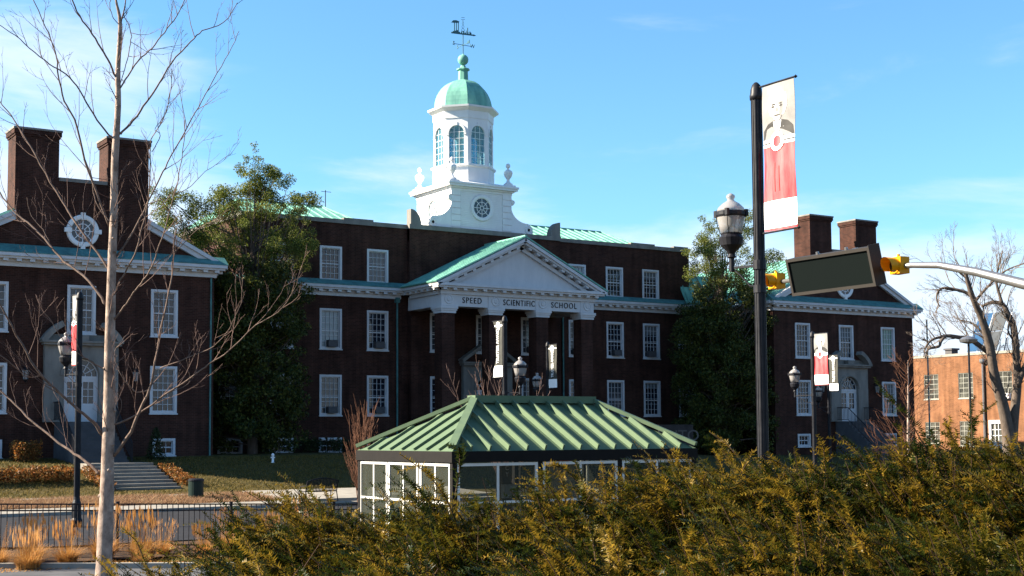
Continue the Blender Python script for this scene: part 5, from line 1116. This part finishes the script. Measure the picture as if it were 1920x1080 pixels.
for sx_ in (-.74,.74):
    m=MB(); m.tube([(sx_,-.32,.02),(sx_,-.22,.42),(sx_,-.36,.83)],.022,5); m.tube([(sx_,.22,.0),(sx_,.2,.42),(sx_,.16,.62),(sx_,-.27,.66)],.022,5); m.tube([(sx_,-.32,.02),(sx_,.24,.0)],.018,5); m.build('side_frame',BLACK,o)
m=MB(); 
for k in range(8): ya,yb=60.2+.55*k,60.2+.55*(k+1)+.0; m.box(18.05,21.15,ya,yb if k<7 else yb+1.6,-3.2,-2.36+.142*(k+1))
o=m.build('concrete_steps',mat('step concrete',(.20,.185,.16),.9,noise=(2,(.11,.10,.09),.8,(1,1,1))),None); tag(o,'wide concrete steps climbing the lawn to the left wing entrance','steps')
for v in o.data.vertices: v.co-=Vector((19.6,62,-2.3))
o.location=(19.6,62,-2.3)
nose=MB()
for k in range(8): ya=60.2+.55*k; nose.box(18.07-19.6,21.13-19.6,ya-.02-62,ya+.05-62,-2.36+.142*(k+1)-.03+2.3,-2.36+.142*(k+1)+.004+2.3)
nose.build('step_nosing',CONC,o)
x,y=27.8,65.6; o=empty('white_hydrant',(x,y,gz(x,y)),'small white hydrant on the shaded lawn under the left evergreen','hydrant'); m=MB(); m.lathe([(.09,0),(.09,.04),(.055,.05),(.06,.36),(.085,.38),(.07,.44),(.03,.48),(0,.49)],n=10); m.build('barrel',CLOTHW,o,True); m=MB(); m.tube([(-.11,0,.27),(.11,0,.27)],.032,8); m.build('nozzle',CLOTHW,o)
x,y=9.4,41.6; 
m=MB(); m.box(-.055,.055,-.03,.03,0,-.15-gz(x,y)); 
for k in range(20): m.box(-.06,.06,-.034,-.03,.3+k*.12,.34+k*.12)
o=m.build('sign_post',STEEL,None,loc=(7.93,36.6,gz(8,36.6))); o.location=(8.02*1.105,41.6,gz(9,41.6)); tag(o,'perforated grey steel sign post at the left picture edge','post')
# board with pale letters on two posts
x,y=43.6,53.0; zb=gz(x,y); o=empty('letter_board',(x,y,zb),'dim dark board with pale painted letters behind the right end of the shelter roof','sign board',rz=R(-28))
m=MB(); m.box(-.86,.86,-.03,.03,1.75,.42-zb); m.build('panel',mat('dark board',(.02,.018,.018),.7,noise=(3,(.045,.04,.04),.6,(1,1,1))),o)
m=MB(); m.box(-.86,-.80,.03,.08,0,.42-zb); m.box(.80,.86,.03,.08,0,.42-zb); m.build('board_post',BLACK,o)
text_mesh('lettering','CNTO',.74,mat('pale grey paint',(.075,.07,.068),.8),o,(.08,-.035,2.62),(R(90),0,0),.004)
# ---------------- orange brick building on the right ----------------
BX=95.0; OB=empty('orange_brick_building',(BX,72,-1.6),'low orange brick building at the far right with steel framed windows','building')
def ob(mb,name,m,parent=None): mb.v=[(v[0]-BX,v[1]-72,v[2]+1.6) for v in mb.v]; return mb.build(name,m,parent or OB)
hs=[(80.22,81.77,2.78,4.9),(76.60,78.10,2.78,4.9),(72.7,74.1,2.6,4.88),(80.2,81.75,-1.0,.8),(76.7,78.1,-1.2,.84),(69.0,70.4,2.6,4.88),(69.0,70.4,-1.2,.84)]
dr=(73.3,75.1,-1.55,.9)
m=MB(); wall_holes(m,58,96,-2.2,6.35,hs+[dr],BX,.3,'x'); m.box(BX+.45,BX+13.98,58.03,95.97,-2.2,6.1); m.add([(BX,58,-2.2),(BX+14,58,-2.2),(BX+14,58,6.35),(BX,58,6.35)],[(0,1,2,3)]); ob(m,'wall',BRICK_O)
m=MB(); m.box(BX-.06,BX+.5,57.9,96,6.35,6.56); ob(m,'coping',CONC)
OWF=mat('pale steel window frame',(.26,.26,.23),.5)
def obwin(h,ac=False):
    y0,y1,z0,z1_=h; f=MB(); c=.05
    f.box(BX-.04,BX+.16,y0-.05,y1+.05,z0-.08,z0); f.box(BX+.04,BX+.14,y0,y0+c,z0,z1_); f.box(BX+.04,BX+.14,y1-c,y1,z0,z1_); f.box(BX+.04,BX+.14,y0+c,y1-c,z0,z0+c); f.box(BX+.04,BX+.14,y0+c,y1-c,z1_-c,z1_)
    for k in (1,2): yy=y0+(y1-y0)*k/3; f.box(BX+.06,BX+.12,yy-.02,yy+.02,z0+c,z1_-c)
    for k in range(1,5): zq=z0+(z1_-z0)*k/5; f.box(BX+.062,BX+.118,y0+c,y1-c,zq-.02,zq+.02)
    o=ob(f,'window',OWF); g_=MB(); g_.box(BX+.10,BX+.112,y0+c,y1-c,z0+c,z1_-c); ob(g_,'pane',OBP,o)
    if ac: a=MB(); a.box(BX-.3,BX+.05,y0+.2,y0+.9,z0+.05,z0+.5); ob(a,'air_conditioner',CLOTHW,o)
OBP=mat('old window glass',(.015,.015,.014),.1,noise=(.8,(.10,.10,.085),.9,(1,1,1.4)))
for i,h in enumerate(hs): obwin(h,i in (2,))
m=MB(); y0,y1,z0,z1_=dr; m.box(BX-.05,BX+.1,y0,y0+.22,z0,z1_); m.box(BX-.05,BX+.1,y1-.22,y1,z0,z1_); m.box(BX-.05,BX+.1,y0+.22,y1-.22,z1_-.3,z1_); m.box(BX-.0,BX+.1,y0+.22,y1-.22,z0,z0+.7)
for k in (1,2,3): yy=y0+.22+(y1-y0-.44)*k/4; m.box(BX+.02,BX+.08,yy-.03,yy+.03,z0+.7,z1_-.3)
for k in (1,2): zq=z0+.7+(z1_-z0-1.0)*k/3; m.box(BX+.021,BX+.079,y0+.22,y1-.22,zq-.025,zq+.025)
o=ob(m,'door',WHITE); g_=MB(); g_.box(BX+.085,BX+.097,y0+.2,y1-.2,z0+.65,z1_-.25); ob(g_,'pane',OBP,o)
m=MB(); m.tube([(BX-.15,75.45,-1.6),(BX-.15,75.45,5.6)],.09,8); m.lathe([(.2,5.6),(.26,5.75),(.26,5.95),(.1,6.0)],(BX-.15,75.45,0),10); ob(m,'vent_pipe',STEEL)
m=MB(); m.box(BX+.6,BX+1.4,79.2,79.9,6.3,6.95); m.box(BX+.5,BX+1.5,79.1,80.0,6.95,7.1); ob(m,'roof_vent',AC)
# tilted blue solar panels on the roof beyond
so_=empty('solar_panel_rack',(97.7,77.0,6.5),'tilted blue solar panels on a rack above the orange brick building','solar panels')
BLU=mat('blue solar glass',(.02,.055,.12),.2,noise=(1,(.03,.08,.15),.5,(1,1,1)))
BLU2=mat('grey solar glass',(.05,.055,.06),.25,noise=(1,(.08,.085,.09),.5,(1,1,1)))
for k,(dy,mm) in enumerate(((.55,BLU),(-1.0,BLU2))):
    for j in range(2):
        m=MB(); z=.35+j*1.7; m.prism([(z*.55-.6-.0,z),(z*.55-.6+.9,z+1.6),(z*.55-.6+.95,z+1.57),(z*.55-.6+.05,z-.03)],'y',dy,dy+1.4); m.build('solar_panel',mm,so_)
m=MB(); 
for dy in (1.9,.5,-.9): m.beam((0.6,dy,-.3),(2.0,dy,3.6),.07,.07); m.beam((-.55,dy,-.3),(1.4,dy,3.6),.06,.06)
m.build('rack_frame',STEEL,so_)
